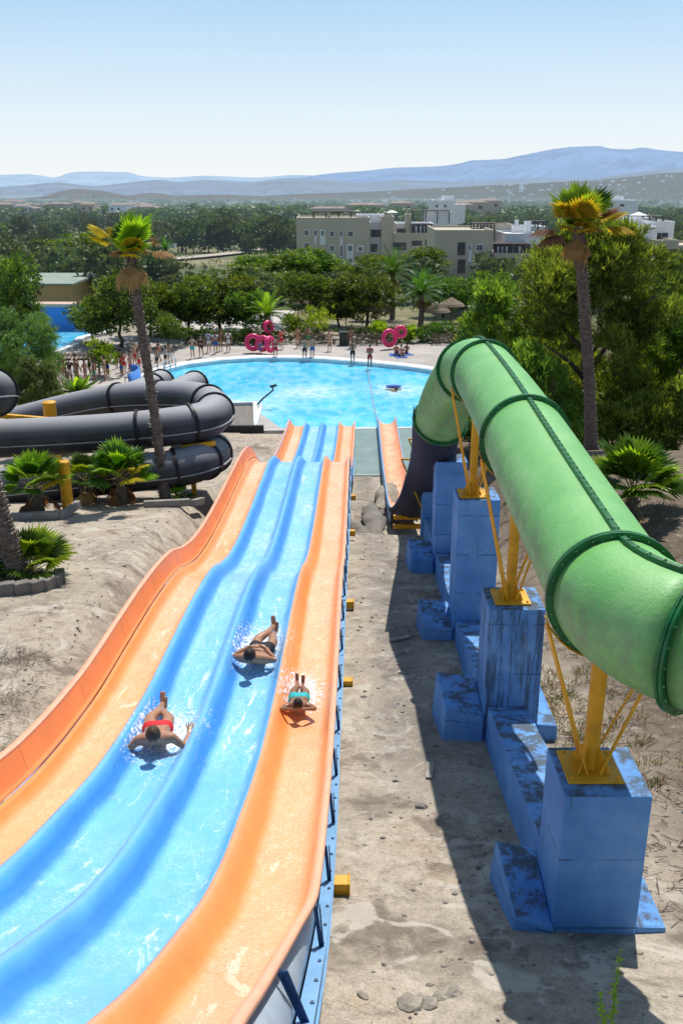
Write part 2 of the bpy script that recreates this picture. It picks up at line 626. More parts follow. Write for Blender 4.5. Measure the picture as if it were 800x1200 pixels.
ridge('low_brown_hills', [(-120, 228), (-20, 232), (10, 233), (50, 230), (72, 224), (92, 221.5), (118, 223), (136, 227), (150, 229), (175, 226), (210, 229), (250, 228), (330, 230), (400, 230), (460, 233), (520, 237), (560, 241)], 5200, 110, 1200, (.32, .38, .45), .05)
# ------------------------------------------------------------------ the multi-lane slide
rim = pchip([.4, 1, 2, 3.35, 4.14, 5.33, 6.13, 7.23, 8.36, 9.88, 11.27, 12.8, 14.35, 16.4, 18.2, 19.2, 20.4, 21.8, 23.4, 25.9, 29, 32.2, 33.8, 35.2, 38, 41, 44, 48, 54.5],
            [1.55, 1.95, 2.72, 3.73, 4.30, 5.02, 5.47, 5.95, 6.34, 6.82, 7.12, 7.35, 7.47, 7.64, 7.88, 8.08, 8.46, 8.80, 9.02, 9.2, 9.33, 9.5, 9.75, 10.2, 11.4, 12.2, 12.6, 12.74, 12.78])
xr4 = pchip([-10, 3, 7, 12, 26, 33, 51.1], [-.39, -.33, -.225, -.14, .11, .24, .71])
in4 = pchip([0, 3.35, 4.14, 5.33, 6.3, 60], [.24, .20, .165, .08, .01, 0])   # right rim leans in near the top


def rimz(Y):
    return CAMZ - rim(Y)


def width_k(Y):
    return lerp(1.0, .965, sstep(33, 50, Y))


def floor_z(Y):
    return rimz(Y) - .25


def station_list():
    ys = []
    y = .4
    while y < 50.9:
        ys.append(y)
        y += .18 if y < 24 else .3
    ys.append(51.1)
    return ys


YS = station_list()


def lane_mat(name, wall, wall_dark, fl, white, ridge_c, amount):
    t = NT(name)
    uv = t.new('ShaderNodeUVMap').outputs[0]
    s = t.new('ShaderNodeSeparateXYZ'); t.link(uv, s.inputs[0])
    P = t.coord('World', (1, .45, 1))
    P1 = t.coord('World')
    wav = t.noise(t.coord('World', (1, .25, 1)), 2.2, 3)
    u = t.math('ADD', s.outputs[0], t.math('MULTIPLY', t.math('SUBTRACT', wav, .5), .10))
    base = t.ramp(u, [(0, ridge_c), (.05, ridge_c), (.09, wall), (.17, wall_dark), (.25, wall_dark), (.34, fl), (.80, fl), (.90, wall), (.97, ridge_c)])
    mask = t.ramp(u, [(.26, 0), (.37, 1), (.84, 1), (.93, .15)])
    big = t.noise(P, .9, 4, .6, .3)
    fine = t.noise(P1, 38, 3, .75)
    mid = t.noise(t.coord('World', (1, .5, 1)), 9, 5, .7)
    froth = t.ramp(fine, [(.47, 0), (.56, 1)])
    froth2 = t.ramp(mid, [(.36, .35), (.60, 1)])
    streak = t.noise(t.coord('World', (2.6, .5, 1)), 1.5, 9, .75, 1.2)
    st = t.ramp(streak, [(.585, 0), (.635, 1)])
    k = t.math('MULTIPLY', t.math('MULTIPLY', froth, froth2), t.ramp(big, [(.35, .18), (.62, 1)]))
    k = t.math('MULTIPLY', k, t.math('MULTIPLY', t.ramp(t.math('MULTIPLY', s.outputs[1], 1 / 40), [(.25, .5), (.6, 1)]), 1.9))
    k = t.math('MULTIPLY', t.math('ADD', t.math('MULTIPLY', k, amount), t.math('MULTIPLY', st, .62)), mask, True)
    col = t.mix(k, base, white)
    tone = t.noise(P, 3, 4)
    col = t.mix(1, col, t.ramp(tone, [(.3, .90), (.7, 1.06)]), 'MULTIPLY')
    # faint joints between the moulded sections
    fr = t.math('FRACT', t.math('MULTIPLY', s.outputs[1], 1 / 2.44))
    j = t.ramp(fr, [(0, .92), (.006, .92), (.012, 1)])
    col = t.mix(1, col, j, 'MULTIPLY')
    h = t.math('ADD', t.noise(t.coord('World', (1, .5, 1)), 14, 3, .6), t.math('MULTIPLY', fine, .4))
    t.bump(h, .35, .02)
    t.b.inputs['Coat Weight'].default_value = .25
    t.b.inputs['Coat Roughness'].default_value = .25
    return t.done(col, .38, 0, .4)


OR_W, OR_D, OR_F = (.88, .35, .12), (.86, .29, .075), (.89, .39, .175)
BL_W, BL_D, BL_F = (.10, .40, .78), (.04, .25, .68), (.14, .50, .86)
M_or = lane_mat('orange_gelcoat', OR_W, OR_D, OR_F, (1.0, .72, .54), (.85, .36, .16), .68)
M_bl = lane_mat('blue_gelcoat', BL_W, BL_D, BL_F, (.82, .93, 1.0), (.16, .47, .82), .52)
M_orw = pm('orange_wall_gelcoat', (.84, .27, .09), .42, .10, 1.2, .12, 18)
M_orflange = pm('pale_orange_flange', (.88, .42, .27), .5, .08, 4, .1, 20)
M_sldblue = pm('slide_frame_blue_paint', (.19, .37, .60), .45, .14, 2.5, .15, 25, spec=.4)
M_strut = pm('dark_blue_paint', (.012, .045, .13), .5, .3, 6, .1, 40)
M_yel = pm('yellow_steel_paint', (.72, .36, .02), .5, .22, 3, .2, 25, c2=(.86, .47, .03))
M_grey = pm('galvanised_panel', (.34, .40, .48), .4, .15, 3, .1, 25)
M_black = pm('black_rubber', (.02, .02, .022), .6, .2, 6, .1, 30)

slide = empty('water_slide', (0, 0, 0))
tag(slide, 'four lane water slide, two blue lanes between two orange ones, down to the pool', 'water slide')

# one lane is a trough from ridge crest to ridge crest; t runs across, h is height over the trough floor
TR = [(0, .25), (.03, .249), (.055, .243), (.08, .225), (.12, .18), (.17, .12), (.22, .072), (.28, .035), (.35, .012), (.42, 0), (.5, 0), (.6, 0), (.7, 0), (.80, .008), (.87, .035),
      (.915, .09), (.945, .155), (.965, .21), (.982, .24), (1, .25)]
OFF = [-3.68, -2.84, -1.87, -.87, 0]


def lane(i, mat, label):
    mb = MB(); rows = []; uvs = []
    for Y in YS:
        k = width_k(Y)
        x0 = xr4(Y) + OFF[i] * k
        x1 = xr4(Y) + OFF[i + 1] * k
        if i == 3:
            x1 -= in4(Y)
        zf = floor_z(Y)
        row = []; uv = []
        prof = TR
        for t_, h in prof:
            if i == 0 and t_ < .3:
                t2 = t_
                h = max(h, .0)
                if t_ < .10:
                    continue
            wb = .004 * noise.noise(Vector((t_ * 3, Y * 1.3, i)))
            row.append((lerp(x0, x1, t_), Y, zf + h + wb)); uv.append((t_, Y))
        rows.append(row); uvs.append(uv)
    mb.grid(rows, 0, uvs)
    o = mb.build('lane', mat, slide, smooth=True)
    sd_ = o.modifiers.new('thick', 'SOLIDIFY'); sd_.thickness = .012; sd_.offset = -1
    o['label'] = label
    return o


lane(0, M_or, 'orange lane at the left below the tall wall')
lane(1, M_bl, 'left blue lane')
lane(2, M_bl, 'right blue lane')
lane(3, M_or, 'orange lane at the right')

# tall outer wall of the left lane: ledge, upright face, rolled flange
mb = MB(); rows = []
mb2 = MB(); rows2 = []
for Y in YS:
    k = width_k(Y)
    xb = xr4(Y) + OFF[0] * k
    zf = floor_z(Y)
    t10 = lerp(xr4(Y) + OFF[0] * k, xr4(Y) + OFF[1] * k, .11)
    up = .36 * (1 - .6 * sstep(33.5, 37, Y))
    rows.append([(t10, Y, zf + .202), (t10 - .035, Y, zf + .218), (t10 - .05, Y, zf + .23), (t10 - .065, Y, zf + .27),
                 (t10 - .105, Y, zf + .25 + up * .6), (t10 - .13, Y, zf + .25 + up - .02), (t10 - .135, Y, zf + .25 + up)])
    rows2.append([(t10 - .125, Y, zf + .25 + up - .012), (t10 - .132, Y, zf + .255 + up), (t10 - .20, Y, zf + .258 + up), (t10 - .205, Y, zf + .22 + up)])
mb.grid(rows)
o = mb.build('outer_wall', M_orw, slide, smooth=True)
o.modifiers.new('thick', 'SOLIDIFY').thickness = .012
mb2.grid(rows2)
o = mb2.build('wall_flange', M_orflange, slide, smooth=True)
o.modifiers.new('thick', 'SOLIDIFY').thickness = .01
y = 2.4
M_joint = pm('joint_sealant', (.35, .10, .04), .7)
while y < 33:
    k = width_k(y); zf = floor_z(y)
    t10 = lerp(xr4(y) + OFF[0] * k, xr4(y) + OFF[1] * k, .11)
    mb = MB(); mb.bar((t10 - .053, y, zf + .25), (t10 - .122, y, zf + .59), .01, .008)
    mb.build('wall_joint', M_joint, slide)
    y += 2.44

# right rim flange
mb = MB(); rows = []
for Y in YS:
    x = xr4(Y) - in4(Y); z = rimz(Y)
    rows.append([(x - .012, Y, z - .02), (x, Y, z + .004), (x + .03, Y, z + .012), (x + .065, Y, z + .008), (x + .07, Y, z - .03)])
mb.grid(rows)
o = mb.build('rim_flange', M_orflange, slide, smooth=True)
o.modifiers.new('thick', 'SOLIDIFY').thickness = .01

# side skirt panel, lower I beam, brackets, yellow feet on the right; plain beam on the left
mb = MB(); rows = []
beam = MB(); brow = []; brow2 = []
for Y in YS:
    if Y > 40:
        break
    x = xr4(Y); z = rimz(Y)
    xi = x - in4(Y)
    rows.append([(xi + .01, Y, z - .03), (x + .0, Y, z - .30), (x + .015, Y, z - .56)])
mb.grid(rows)
o = mb.build('side_panel', M_grey, slide, smooth=True)
o.modifiers.new('thick', 'SOLIDIFY').thickness = .01
for sgn, xo, nm in ((1, .02, 'side_beam'), (-1, -3.83, 'side_beam')):
    beam = MB()
    prof = [(0, -.42), (.11, -.425), (.112, -.445), (.02, -.45), (.02, -.66), (.112, -.665), (.11, -.69), (-.02, -.69), (-.02, -.42)]
    rows = []
    for Y in YS:
        if Y > 46:
            break
        if sgn < 0 and Y < 2:
            continue
        x = xr4(Y) + xo; z = rimz(Y)
        rows.append([(x + sgn * a, Y, z + b) for a, b in prof])
    beam.grid(rows)
    beam.build(nm, M_sldblue, slide, smooth=40)
bolts = MB(); y = 2.2
while y < 24:
    x = xr4(y) + .02
    s_ = (rimz(y + .1) - rimz(y - .1)) / .2
    bolts.lathe([(.001, .012), (.014, .012), (.016, 0), (.016, -.004)], 6, (x + .08, y, rimz(y) - .42))
    y += .42
bolts.build('beam_bolts', M_strut, slide)['kind'] = 'stuff'

y = 2.9
while y < 33:
    x = xr4(y); z = rimz(y)
    b = MB()
    b.bar((x - in4(y) + .07, y, z - .03), (x + .10, y - .03, z - .50), .032, .018)
    b.bar((x - in4(y) + .105, y, z - .03), (x + .115, y - .03, z - .50), .010, .04)
    b.build('bracket', M_strut, slide)
    y += 1.22 * 1.25
for y in (8.0, 14.4, 18.7, 22.6, 26.4, 30.2):
    x = xr4(y); z = rimz(y)
    b = MB()
    # the stub end of a cross beam: box section with a dark open end
    b.box((x - 1.70, y, z - .80), (3.80, .12, .15))
    b.box((x + .20, y, z - .79), (.16, .15, .17))
    b.box((x + .285, y, z - .79), (.02, .18, .20))
    cb = b.build('cross_beam', M_yel, slide, bevel=.008)
    for xx in (x + .05, x - 2.0, x - 3.6):
        g = gz(xx, y)
        p = MB(); p.box((xx, y, (g - .3 + z - .9) / 2), (.16, .16, max(.1, z - .9 - g + .3)))
        p.build('support_foot', M_sldblue, cb)

# lower end: closed sides near the pool
mb = MB(); rows = []; rows2 = []
for Y in YS:
    if Y < 33.6:
        continue
    x = xr4(Y); z = rimz(Y)
    rows.append([(x + .06, Y, z), (x + .07, Y, z - .55)])
    rows2.append([(x - 3.70 * width_k(Y), Y, z + .2), (x - 3.72 * width_k(Y), Y, z - .55)])
mb.grid(rows); mb.grid(rows2)
o = mb.build('end_skirt', M_sldblue, slide, smooth=True)
o.modifiers.new('thick', 'SOLIDIFY').thickness = .02

# ------------------------------------------------------------------ green enclosed tube
TUBE_R = .54
t = NT('green_gelcoat')
P = t.coord('World')
g1 = t.ramp(t.noise(P, 1.3, 5, .6), [(.3, (.125, .40, .095)), (.55, (.175, .465, .13)), (.75, (.26, .53, .19))])
scr = t.noise(t.coord('World', (9, 1.2, 9)), 3, 6, .8)
g1 = t.mix(t.math('MULTIPLY', t.ramp(scr, [(.55, 0), (.75, 1)]), .35), g1, (.30, .52, .30))
grime = t.noise(P, 5, 6, .75)
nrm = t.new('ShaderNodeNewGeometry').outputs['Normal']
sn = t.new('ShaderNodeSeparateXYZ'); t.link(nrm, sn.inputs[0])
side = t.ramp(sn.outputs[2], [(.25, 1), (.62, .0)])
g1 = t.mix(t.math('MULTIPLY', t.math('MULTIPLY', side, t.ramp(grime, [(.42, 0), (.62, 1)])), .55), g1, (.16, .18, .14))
t.bump(t.math('ADD', t.noise(P, 26, 4, .7), t.math('MULTIPLY', scr, .5)), .35, .02)
t.b.inputs['Coat Weight'].default_value = .15; t.b.inputs['Coat Roughness'].default_value = .4
M_green = t.done(g1, t.ramp(grime, [(.3, .38), (.7, .6)]), 0, .45)
M_gring = pm('dark_green_flange', (.012, .13, .035), .4, .35, 5, .2, 30)
M_bolt = pm('galvanised_bolt', (.16, .34, .17), .4, .2, 10, 0)
M_navy = pm('navy_gelcoat', (.003, .011, .045), .8, .25, 1.5, .1, 20)  # base colour darkened so the outer wall reads as shaded

tube = empty('tube_slide', (2.4, 12, 9))
tag(tube, 'long green enclosed tube slide raised on yellow posts and blue pillars', 'tube slide')
TL = Vector((2.4, 12, 9))


def catmull(pts, per=10):
    out = []
    n = len(pts)
    P = [Vector(p) for p in pts]
    for i in range(n - 1):
        p0 = P[max(i - 1, 0)]; p1 = P[i]; p2 = P[i + 1]; p3 = P[min(i + 2, n - 1)]
        for k in range(per):
            u = k / per
            out.append(.5 * ((2 * p1) + (p2 - p0) * u + (2 * p0 - 5 * p1 + 4 * p2 - p3) * u * u + (3 * p1 - p0 - 3 * p2 + p3) * u ** 3))
    out.append(P[-1])
    return out


def zz(d):
    return CAMZ - d


RE = 1.3
main = [(2.38, 7.5, zz(3.43)), (2.385, 9.5, zz(3.33)), (2.40, 11.9, zz(3.2)), (2.45, 14, zz(3.17)), (2.5, 16.3, zz(3.2))]
elbow = []
for k in range(0, 13):
    th = radians(90 * k / 12)
    elbow.append((2.38 + RE * (1 - cos(th)), 7.5 - RE * sin(th), zz(3.43 - .05 * k / 12)))
stub = [elbow[-1], (6.0, 6.18, zz(3.3)), (9, 6.1, zz(3.1))]
down = [(2.5, 16.3, zz(3.2)), (2.47, 16.9, zz(3.22)), (2.38, 17.7, zz(3.42)), (2.26, 18.4, zz(3.83)), (2.15, 19.0, zz(4.35)), (2.1, 19.5, zz(4.85))]


def pipe(mbm, pts, r, n=40):
    mbm.tube(pts, r, n, cap=False)


def shell(pts, name='tube_section', mat=M_green, r=TUBE_R, parent=tube, off=TL, n=40):
    b = MB()
    b.tube([Vector(p) - off for p in pts], r, n, cap=False)
    o = b.build(name, mat, parent, smooth=True)
    o.modifiers.new('thick', 'SOLIDIFY').thickness = .015
    return o


def flange(c, d, name='joint_ring', mat=M_gring, r=TUBE_R, wid=.06, parent=tube, off=TL, th=.03, nb=22, bolts=True):
    d = Vector(d).normalized()
    q = d.to_track_quat('Z', 'Y').to_matrix()
    b = MB()
    c = Vector(c) - off
    n = 48
    prof = [(r - .005, -th), (r + wid, -th), (r + wid, -.006), (r + wid - .012, 0), (r + wid, .006), (r + wid, th), (r - .005, th)]
    rings = []
    for rr, z in prof:
        rings.append([b.vert(c + q @ Vector((rr * cos(2 * pi * k / n), rr * sin(2 * pi * k / n), z))) for k in range(n)])
    for i in range(len(rings) - 1):
        for k in range(n):
            b.face((rings[i][k], rings[i][(k + 1) % n], rings[i + 1][(k + 1) % n], rings[i + 1][k]))
    if bolts:
        bb = b
        for k in range(nb):
            a = 2 * pi * k / nb
            for sg in (-1, 1):
                p = c + q @ Vector(((r + wid * .5) * cos(a), (r + wid * .5) * sin(a), sg * (th + .006)))
                bb.lathe([(.001, -.008), (.008, -.008), (.008, .008), (.001, .008)], 6, p, mi=1, M=q)
    return b.build(name, [mat, M_bolt], parent, smooth=30)


shell(catmull(main, 6)); shell(elbow[:6 + 1]); shell(elbow[6:])
shell(stub); shell(catmull(down, 5))
flange(main[0], (0, 1, 0)); flange(main[2], (0.02, 1, .03)); flange(main[4], (.02, 1, 0))
flange(elbow[6], (sin(radians(45)), -cos(radians(45)), 0)); flange(elbow[-1], (1, 0, 0)); flange(down[2], (-.15, 1, -.35)); flange(down[-1], (-.12, .7, -.7))
# crown seam with bolts along the top
seam = MB(); sb = MB()
sp = [Vector(p) for p in reversed(elbow)] + catmull(main, 8)[1:] + catmull(down, 5)[1:8]
sp2 = []
for i, p in enumerate(sp):
    tdir = (sp[min(i + 1, len(sp) - 1)] - sp[max(i - 1, 0)]).normalized()
    rt = tdir.cross(Vector((0, 0, 1))).normalized()
    upn = rt.cross(tdir)
    sp2.append((p + upn * TUBE_R, upn, rt))
rows = []
for p, u, r_ in sp2:
    p = p - TL
    rows.append([p - r_ * .028 - u * .01, p - r_ * .026 + u * .038, p + u * .030, p + r_ * .026 + u * .038, p + r_ * .028 - u * .01])
seam.grid(rows)
sb = seam
L = 0
for i in range(len(sp2) - 1):
    a, b_ = sp2[i][0], sp2[i + 1][0]
    n_ = max(1, int((b_ - a).length / .14))
    for k in range(n_):
        p = a.lerp(b_, k / n_) - TL + sp2[i][1] * .042
        for sg in (-1, 1):
            sb.box(p + sp2[i][2] * .016 * sg, (.014, .014, .014), mi=1)
seam.build('crown_seam', [M_gring, M_bolt], tube, smooth=30)

# open blue descent trough below the tube, then the orange run-out chute
tr = pchip([19.5, 22, 25, 28, 31, 34, 36, 54.5], [4.85, 6.2, 7.6, 9.1, 10.9, 12.15, 12.62, 12.75])
trx = pchip([19.5, 22, 25, 28, 31, 34, 37, 54.5], [2.1, 2.28, 2.50, 2.62, 2.60, 2.50, 2.40, 2.58])


def trough(y0, y1, half, hw, base_h, mat, name, label, n=40, wall=None):
    b = MB(); rows = []
    for i in range(n + 1):
        Y = lerp(y0, y1, i / n); x = trx(Y); zc = CAMZ - tr(Y)
        wh = wall(Y) if wall else hw
        rows.append([(x - half, Y, zc + wh), (x - half * .98, Y, zc + wh * .5), (x - half * .86, Y, zc + .0), (x - half * .6, Y, zc - .16), (x - half * .25, Y, zc - .22), (x + half * .25, Y, zc - .22),
                     (x + half * .6, Y, zc - .16), (x + half * .86, Y, zc), (x + half * .98, Y, zc + wh * .5), (x + half, Y, zc + wh)])
    b.grid([[Vector(p) - TL for p in r] for r in rows])
    o = b.build(name, mat, tube, smooth=True)
    o.modifiers.new('thick', 'SOLIDIFY').thickness = .02
    o['label'] = label
    return o


trough(19.45, 35.2, .56, .5, 0, M_navy, 'descent_trough', 'dark blue open descent trough', wall=lambda Y: .30 + .25 * sstep(19.5, 22, Y) - .30 * sstep(31, 35.2, Y))
M_or2 = pm('chute_orange', (.84, .33, .15), .4, .12, 2, .15, 20, c2=(.95, .56, .38))
trough(34.8, 51.4, .46, .26, 0, M_or2, 'run_out_chute', 'orange run-out chute', wall=lambda Y: .24)
b = MB()
for sg in (-1, 1):
    rows = []
    for i in range(31):
        Y = lerp(34.8, 51.4, i / 30); x = trx(Y) + sg * .47; z = CAMZ - tr(Y)
        rows.append([Vector((x, Y, z + .24)) - TL, Vector((x + sg * .05, Y, z + .25)) - TL, Vector((x + sg * .06, Y, z - .35)) - TL])
    b.grid(rows)
b.build('chute_side', M_sldblue, tube).modifiers.new('thick', 'SOLIDIFY').thickness = .015

# ------------------------------------------------------------------ blue pillars and yellow posts
def bconc(name, thr):
  t = NT(name)
  P = t.coord('World')
  c = t.ramp(t.noise(P, 1.6, 5, .6), [(.3, (.09, .255, .59)), (.55, (.14, .34, .70)), (.75, (.23, .44, .78))])
  drip = t.noise(t.coord('World', (9, 9, .7)), 1.1, 6, .75)
  sx = t.new('ShaderNodeSeparateXYZ'); t.link(t.coord('World'), sx.inputs[0])
  c = t.mix(t.math('MULTIPLY', t.ramp(drip, [(thr, 0), (thr + .09, 1)]), .7), c, (.04, .05, .055))
  c = t.mix(t.math('MULTIPLY', t.ramp(t.noise(t.coord('World', (6, 6, 1)), 1.5, 5, .7), [(.60, 0), (.72, 1)]), .35), c, (.36, .37, .32))
  nz_ = t.new('ShaderNodeNewGeometry').outputs['Normal']
  s2 = t.new('ShaderNodeSeparateXYZ'); t.link(nz_, s2.inputs[0])
  topm = t.math('MULTIPLY', t.ramp(s2.outputs[2], [(.7, 0), (.95, 1)]), t.ramp(t.noise(P, 3.5, 7, .75), [(.46, 0), (.56, 1)]))
  c = t.mix(t.math('MULTIPLY', topm, .85), c, (.07, .07, .055))
  jf = t.math('FRACT', t.math('MULTIPLY', sx.outputs[2], 1 / .80))
  c = t.mix(t.math('MULTIPLY', t.ramp(jf, [(0, 1), (.018, 1), (.03, 0)]), t.ramp(t.noise(P, 3, 3), [(.4, 0), (.6, .8)])), c, (.03, .06, .14))
  t.bump(t.noise(P, 14, 5, .7), .5, .02)
  return t.done(c, .75, 0, .3)


M_bconc = bconc('blue_painted_concrete', .61)
M_bconc_stained = bconc('stained_blue_concrete', .49)

PIL = [  # x left, x right, y front, depth, top drop, ground drop
    (2.03, 2.83, 7.18, .80, 5.29, 6.9), (2.10, 2.90, 12.1, .8, 5.76, 7.75), (2.19, 2.99, 16.7, .8, 5.68, 8.6), (2.33, 3.08, 22.0, .75, 6.5, 9.3), (2.52, 3.1, 27.6, .6, 9.1, 10.4)]
ORD = ['nearest blue concrete pillar with a square cut top under the tube elbow', 'second blue concrete pillar with black drip stains below its top',
       'third blue concrete pillar, the tallest in the middle of the row', 'fourth blue concrete pillar beside the lower bend of the green tube', 'short farthest blue concrete pillar beside the dark blue trough']


def wonky(mb, pts_bottom, pts_top):
    n = len(pts_bottom)
    a = [mb.vert(p) for p in pts_bottom]; b = [mb.vert(p) for p in pts_top]
    for k in range(n):
        mb.face((a[k], a[(k + 1) % n], b[(k + 1) % n], b[k]))
    mb.face(b); mb.face(list(reversed(a)))


for i, (xl, xr_, yf, dp, td, gd) in enumerate(PIL):
    g = CAMZ - gd; tz = CAMZ - td
    cx, cy = (xl + xr_) / 2, yf + dp / 2
    root = empty('concrete_pillar', (cx, cy, g))
    tag(root, ORD[i], 'pillar', 'blue concrete pillars under the green tube')
    b = MB(); h = tz - g + .6
    hx, hy = (xr_ - xl) / 2, dp / 2
    wonky(b, [(-hx - .01, -hy, -.6), (hx + .01, -hy, -.6), (hx, hy, -.6), (-hx, hy, -.6)],
          [(-hx, -hy, h - .6), (hx, -hy, h - .6), (hx, hy, h - .6), (-hx, hy, h - .6)])
    b.build('shaft', M_bconc_stained if i == 1 else M_bconc, root, bevel=.018)
    if i < 4:
        # stepped footing: block to the left and slab to the right
        b = MB()
        fl = .62 if i else .42
        fz = .42 if i else .30
        wonky(b, [(-hx - fl, -hy - .02, -.6), (-hx - .002, -hy - .16, -.6), (-hx - .002, hy + .15, -.6), (-hx - fl - .05, hy + .3, -.6)],
              [(-hx - fl + .06, -hy + .06, fz - .1), (-hx - .002, -hy - .06, fz - .14), (-hx - .002, hy + .12, fz), (-hx - fl + .02, hy + .25, fz)])
        b.build('footing', M_bconc, root, bevel=.03)
        b = MB()
        wonky(b, [(hx + .002, -hy + .02, -.6), (hx + .36, -hy + .03, -.6), (hx + .34, hy + .7, -.6), (hx + .002, hy + .6, -.6)],
              [(hx + .002, -hy + .02, .10), (hx + .32, -hy + .05, .06), (hx + .28, hy + .68, .12), (hx + .002, hy + .58, .16)])
        b.build('footing', M_bconc, root, bevel=.03)
for i in range(4):
    a, c_ = PIL[i], PIL[i + 1]
    y0 = a[2] + a[3] + .02; y1 = c_[2] - .02
    za, zb = CAMZ - a[5] + .38, CAMZ - c_[5] + .42
    b = MB()
    n = 8; rowsT = []
    for k in range(n + 1):
        u = k / n; y = lerp(y0, y1, u); x0 = lerp(a[0], c_[0], u) + .06; x1 = x0 + .55
        z = lerp(za, zb, u) + (.03 if k % 2 else 0)
        rowsT.append([(x0 - .06, y, z - 1.2), (x0, y, z), (x1, y, z + .01), (x1 + .06, y, z - 1.2)])
    b.grid(rowsT)
    o = b.build('footing_beam', M_bconc)
    o.modifiers.new('thick', 'SOLIDIFY').thickness = .03
    tag(o, ['low blue concrete footing beam between the nearest and second pillars', 'low blue concrete footing beam between the second and third pillars',
            'low blue concrete footing beam between the third and fourth pillars', 'low blue footing beam leading to the farthest short pillar'][i], 'footing beam', 'blue footing beams joining the pillars')

M_yel2 = pm('yellow_post_paint', (.68, .33, .012), .5, .18, 3, .25, 25, c2=(.82, .44, .02))


def post(cx, cy, z0, target, label, kind=0, parent_group='yellow posts carrying the green tube'):
    """target = tube centre above"""
    root = empty('tube_post', (cx, cy, z0)); tag(root, label, 'steel post', parent_group)
    T = Vector(target) - Vector((cx, cy, z0))
    b = MB(); b.box((0, 0, .012), (.52, .52, .025))
    for sx_ in (-1, 1):
        for sy in (-1, 1):
            b.lathe([(.001, .055), (.016, .055), (.018, .025), (.018, .02)], 6, (sx_ * .21, sy * .21, 0))
    b.build('base_plate', M_yel2, root, bevel=.004)
    topz = T.z - TUBE_R - .03
    b = MB(); b.tube([(0, 0, .02), (0, 0, topz)], .075, 16)
    b.build('column', M_yel2, root, smooth=40)
    b = MB()
    for k in range(4):
        a = pi / 4 + k * pi / 2
        dx, dy = cos(a), sin(a)
        i0 = [b.vert(p) for p in ((dx * .07, dy * .07, .03), (dx * .22, dy * .22, .03), (dx * .07, dy * .07, .28))]
        nx, ny = -dy * .008, dx * .008
        i1 = [b.vert((b.v[q][0] + nx, b.v[q][1] + ny, b.v[q][2])) for q in i0]
        b.face(i0); b.face(list(reversed(i1)))
        for q in range(3):
            b.face((i0[q], i1[q], i1[(q + 1) % 3], i0[(q + 1) % 3]))
    b.build('gusset', M_yel2, root)
    # saddle strap under the tube
    b = MB(); rows = []
    for k in range(13):
        a = radians(200 + 140 * k / 12)
        r1 = TUBE_R + .085
        p = Vector((T.x + cos(a) * r1, T.y, T.z + sin(a) * r1))
        rows.append([p + Vector((0, -.04, 0)), p + Vector((0, .04, 0))])
    b.grid(rows)
    o = b.build('saddle', M_yel2, root, smooth=True); o.modifiers.new('thick', 'SOLIDIFY').thickness = .012
    for sg in (-1, 1):
        for yy in (-.14, .14):
            b = MB()
            a = radians(270 + sg * 62)
            b.bar((sg * .06, yy, .03), (T.x + cos(a) * (TUBE_R + .09), T.y + yy * .3, T.z + sin(a) * (TUBE_R + .09)), .035, .02)
            b.build('brace', M_yel2, root)
    return root


post(2.36, 7.62, CAMZ - 5.285, (2.38, 7.5, zz(3.43)), 'nearest yellow post on the nearest blue pillar under the tube elbow')
post(2.46, 12.5, CAMZ - 5.755, (2.40, 11.9, zz(3.2)), 'second yellow post standing on the drip stained blue pillar')
post(2.50, 17.05, CAMZ - 5.675, (2.5, 16.3, zz(3.2)), 'third yellow post on the tall middle pillar')
# fourth: frame on the short far pillar
root = empty('trough_frame', (2.8, 27.9, CAMZ - 9.1)); tag(root, 'small yellow steel frame over the dark blue trough on the short far pillar', 'steel frame')
b = MB(); b.box((0, 0, .015), (.46, .46, .03)); b.build('base_plate', M_yel2, root)
for x in (0, .42):
    b = MB(); b.box((x, .0, .86), (.13, .13, 1.66)); b.build('upright', M_yel2, root, bevel=.006)
for a_, b_ in (((-.75, -.1, 1.62), (.9, -.1, 1.62)), ((-.95, -.1, .98), (.5, -.1, .98)), ((-.75, -.1, 1.62), (-.06, -.1, .1)), ((-.95, -.1, .98), (-.3, -.1, -.6))):
    b = MB(); b.bar(a_, b_, .05, .05); b.build('rail', M_yel2, root)
root = empty('foot_frame', (2.2, 31.5, CAMZ - 11.6)); tag(root, 'low yellow cross frame at the foot of the dark blue trough', 'steel frame')
for z in (.25, -.1):
    b = MB(); b.box((0.3, 0, z), (1.3, .14, .14)); b.build('rail', M_yel2, root)
# ------------------------------------------------------------------ pool, decks
def sheet(name, loops, z, mat, kind='structure', thick=0):
    V = [[Vector((x, y, 0)) for x, y in lp] for lp in loops]
    tris = tessellate_polygon(V)
    flat = [v for lp in V for v in lp]
    b = MB()
    for v in flat:
        b.vert((v.x, v.y, z))
    for t3 in tris:
        a, c_, d_ = [flat[i] for i in t3]
        n_ = (c_ - a).cross(d_ - a).z
        b.face(t3 if n_ > 0 else tuple(reversed(t3)))
    o = b.build(name, mat)
    if kind:
        o['kind'] = kind
    return o


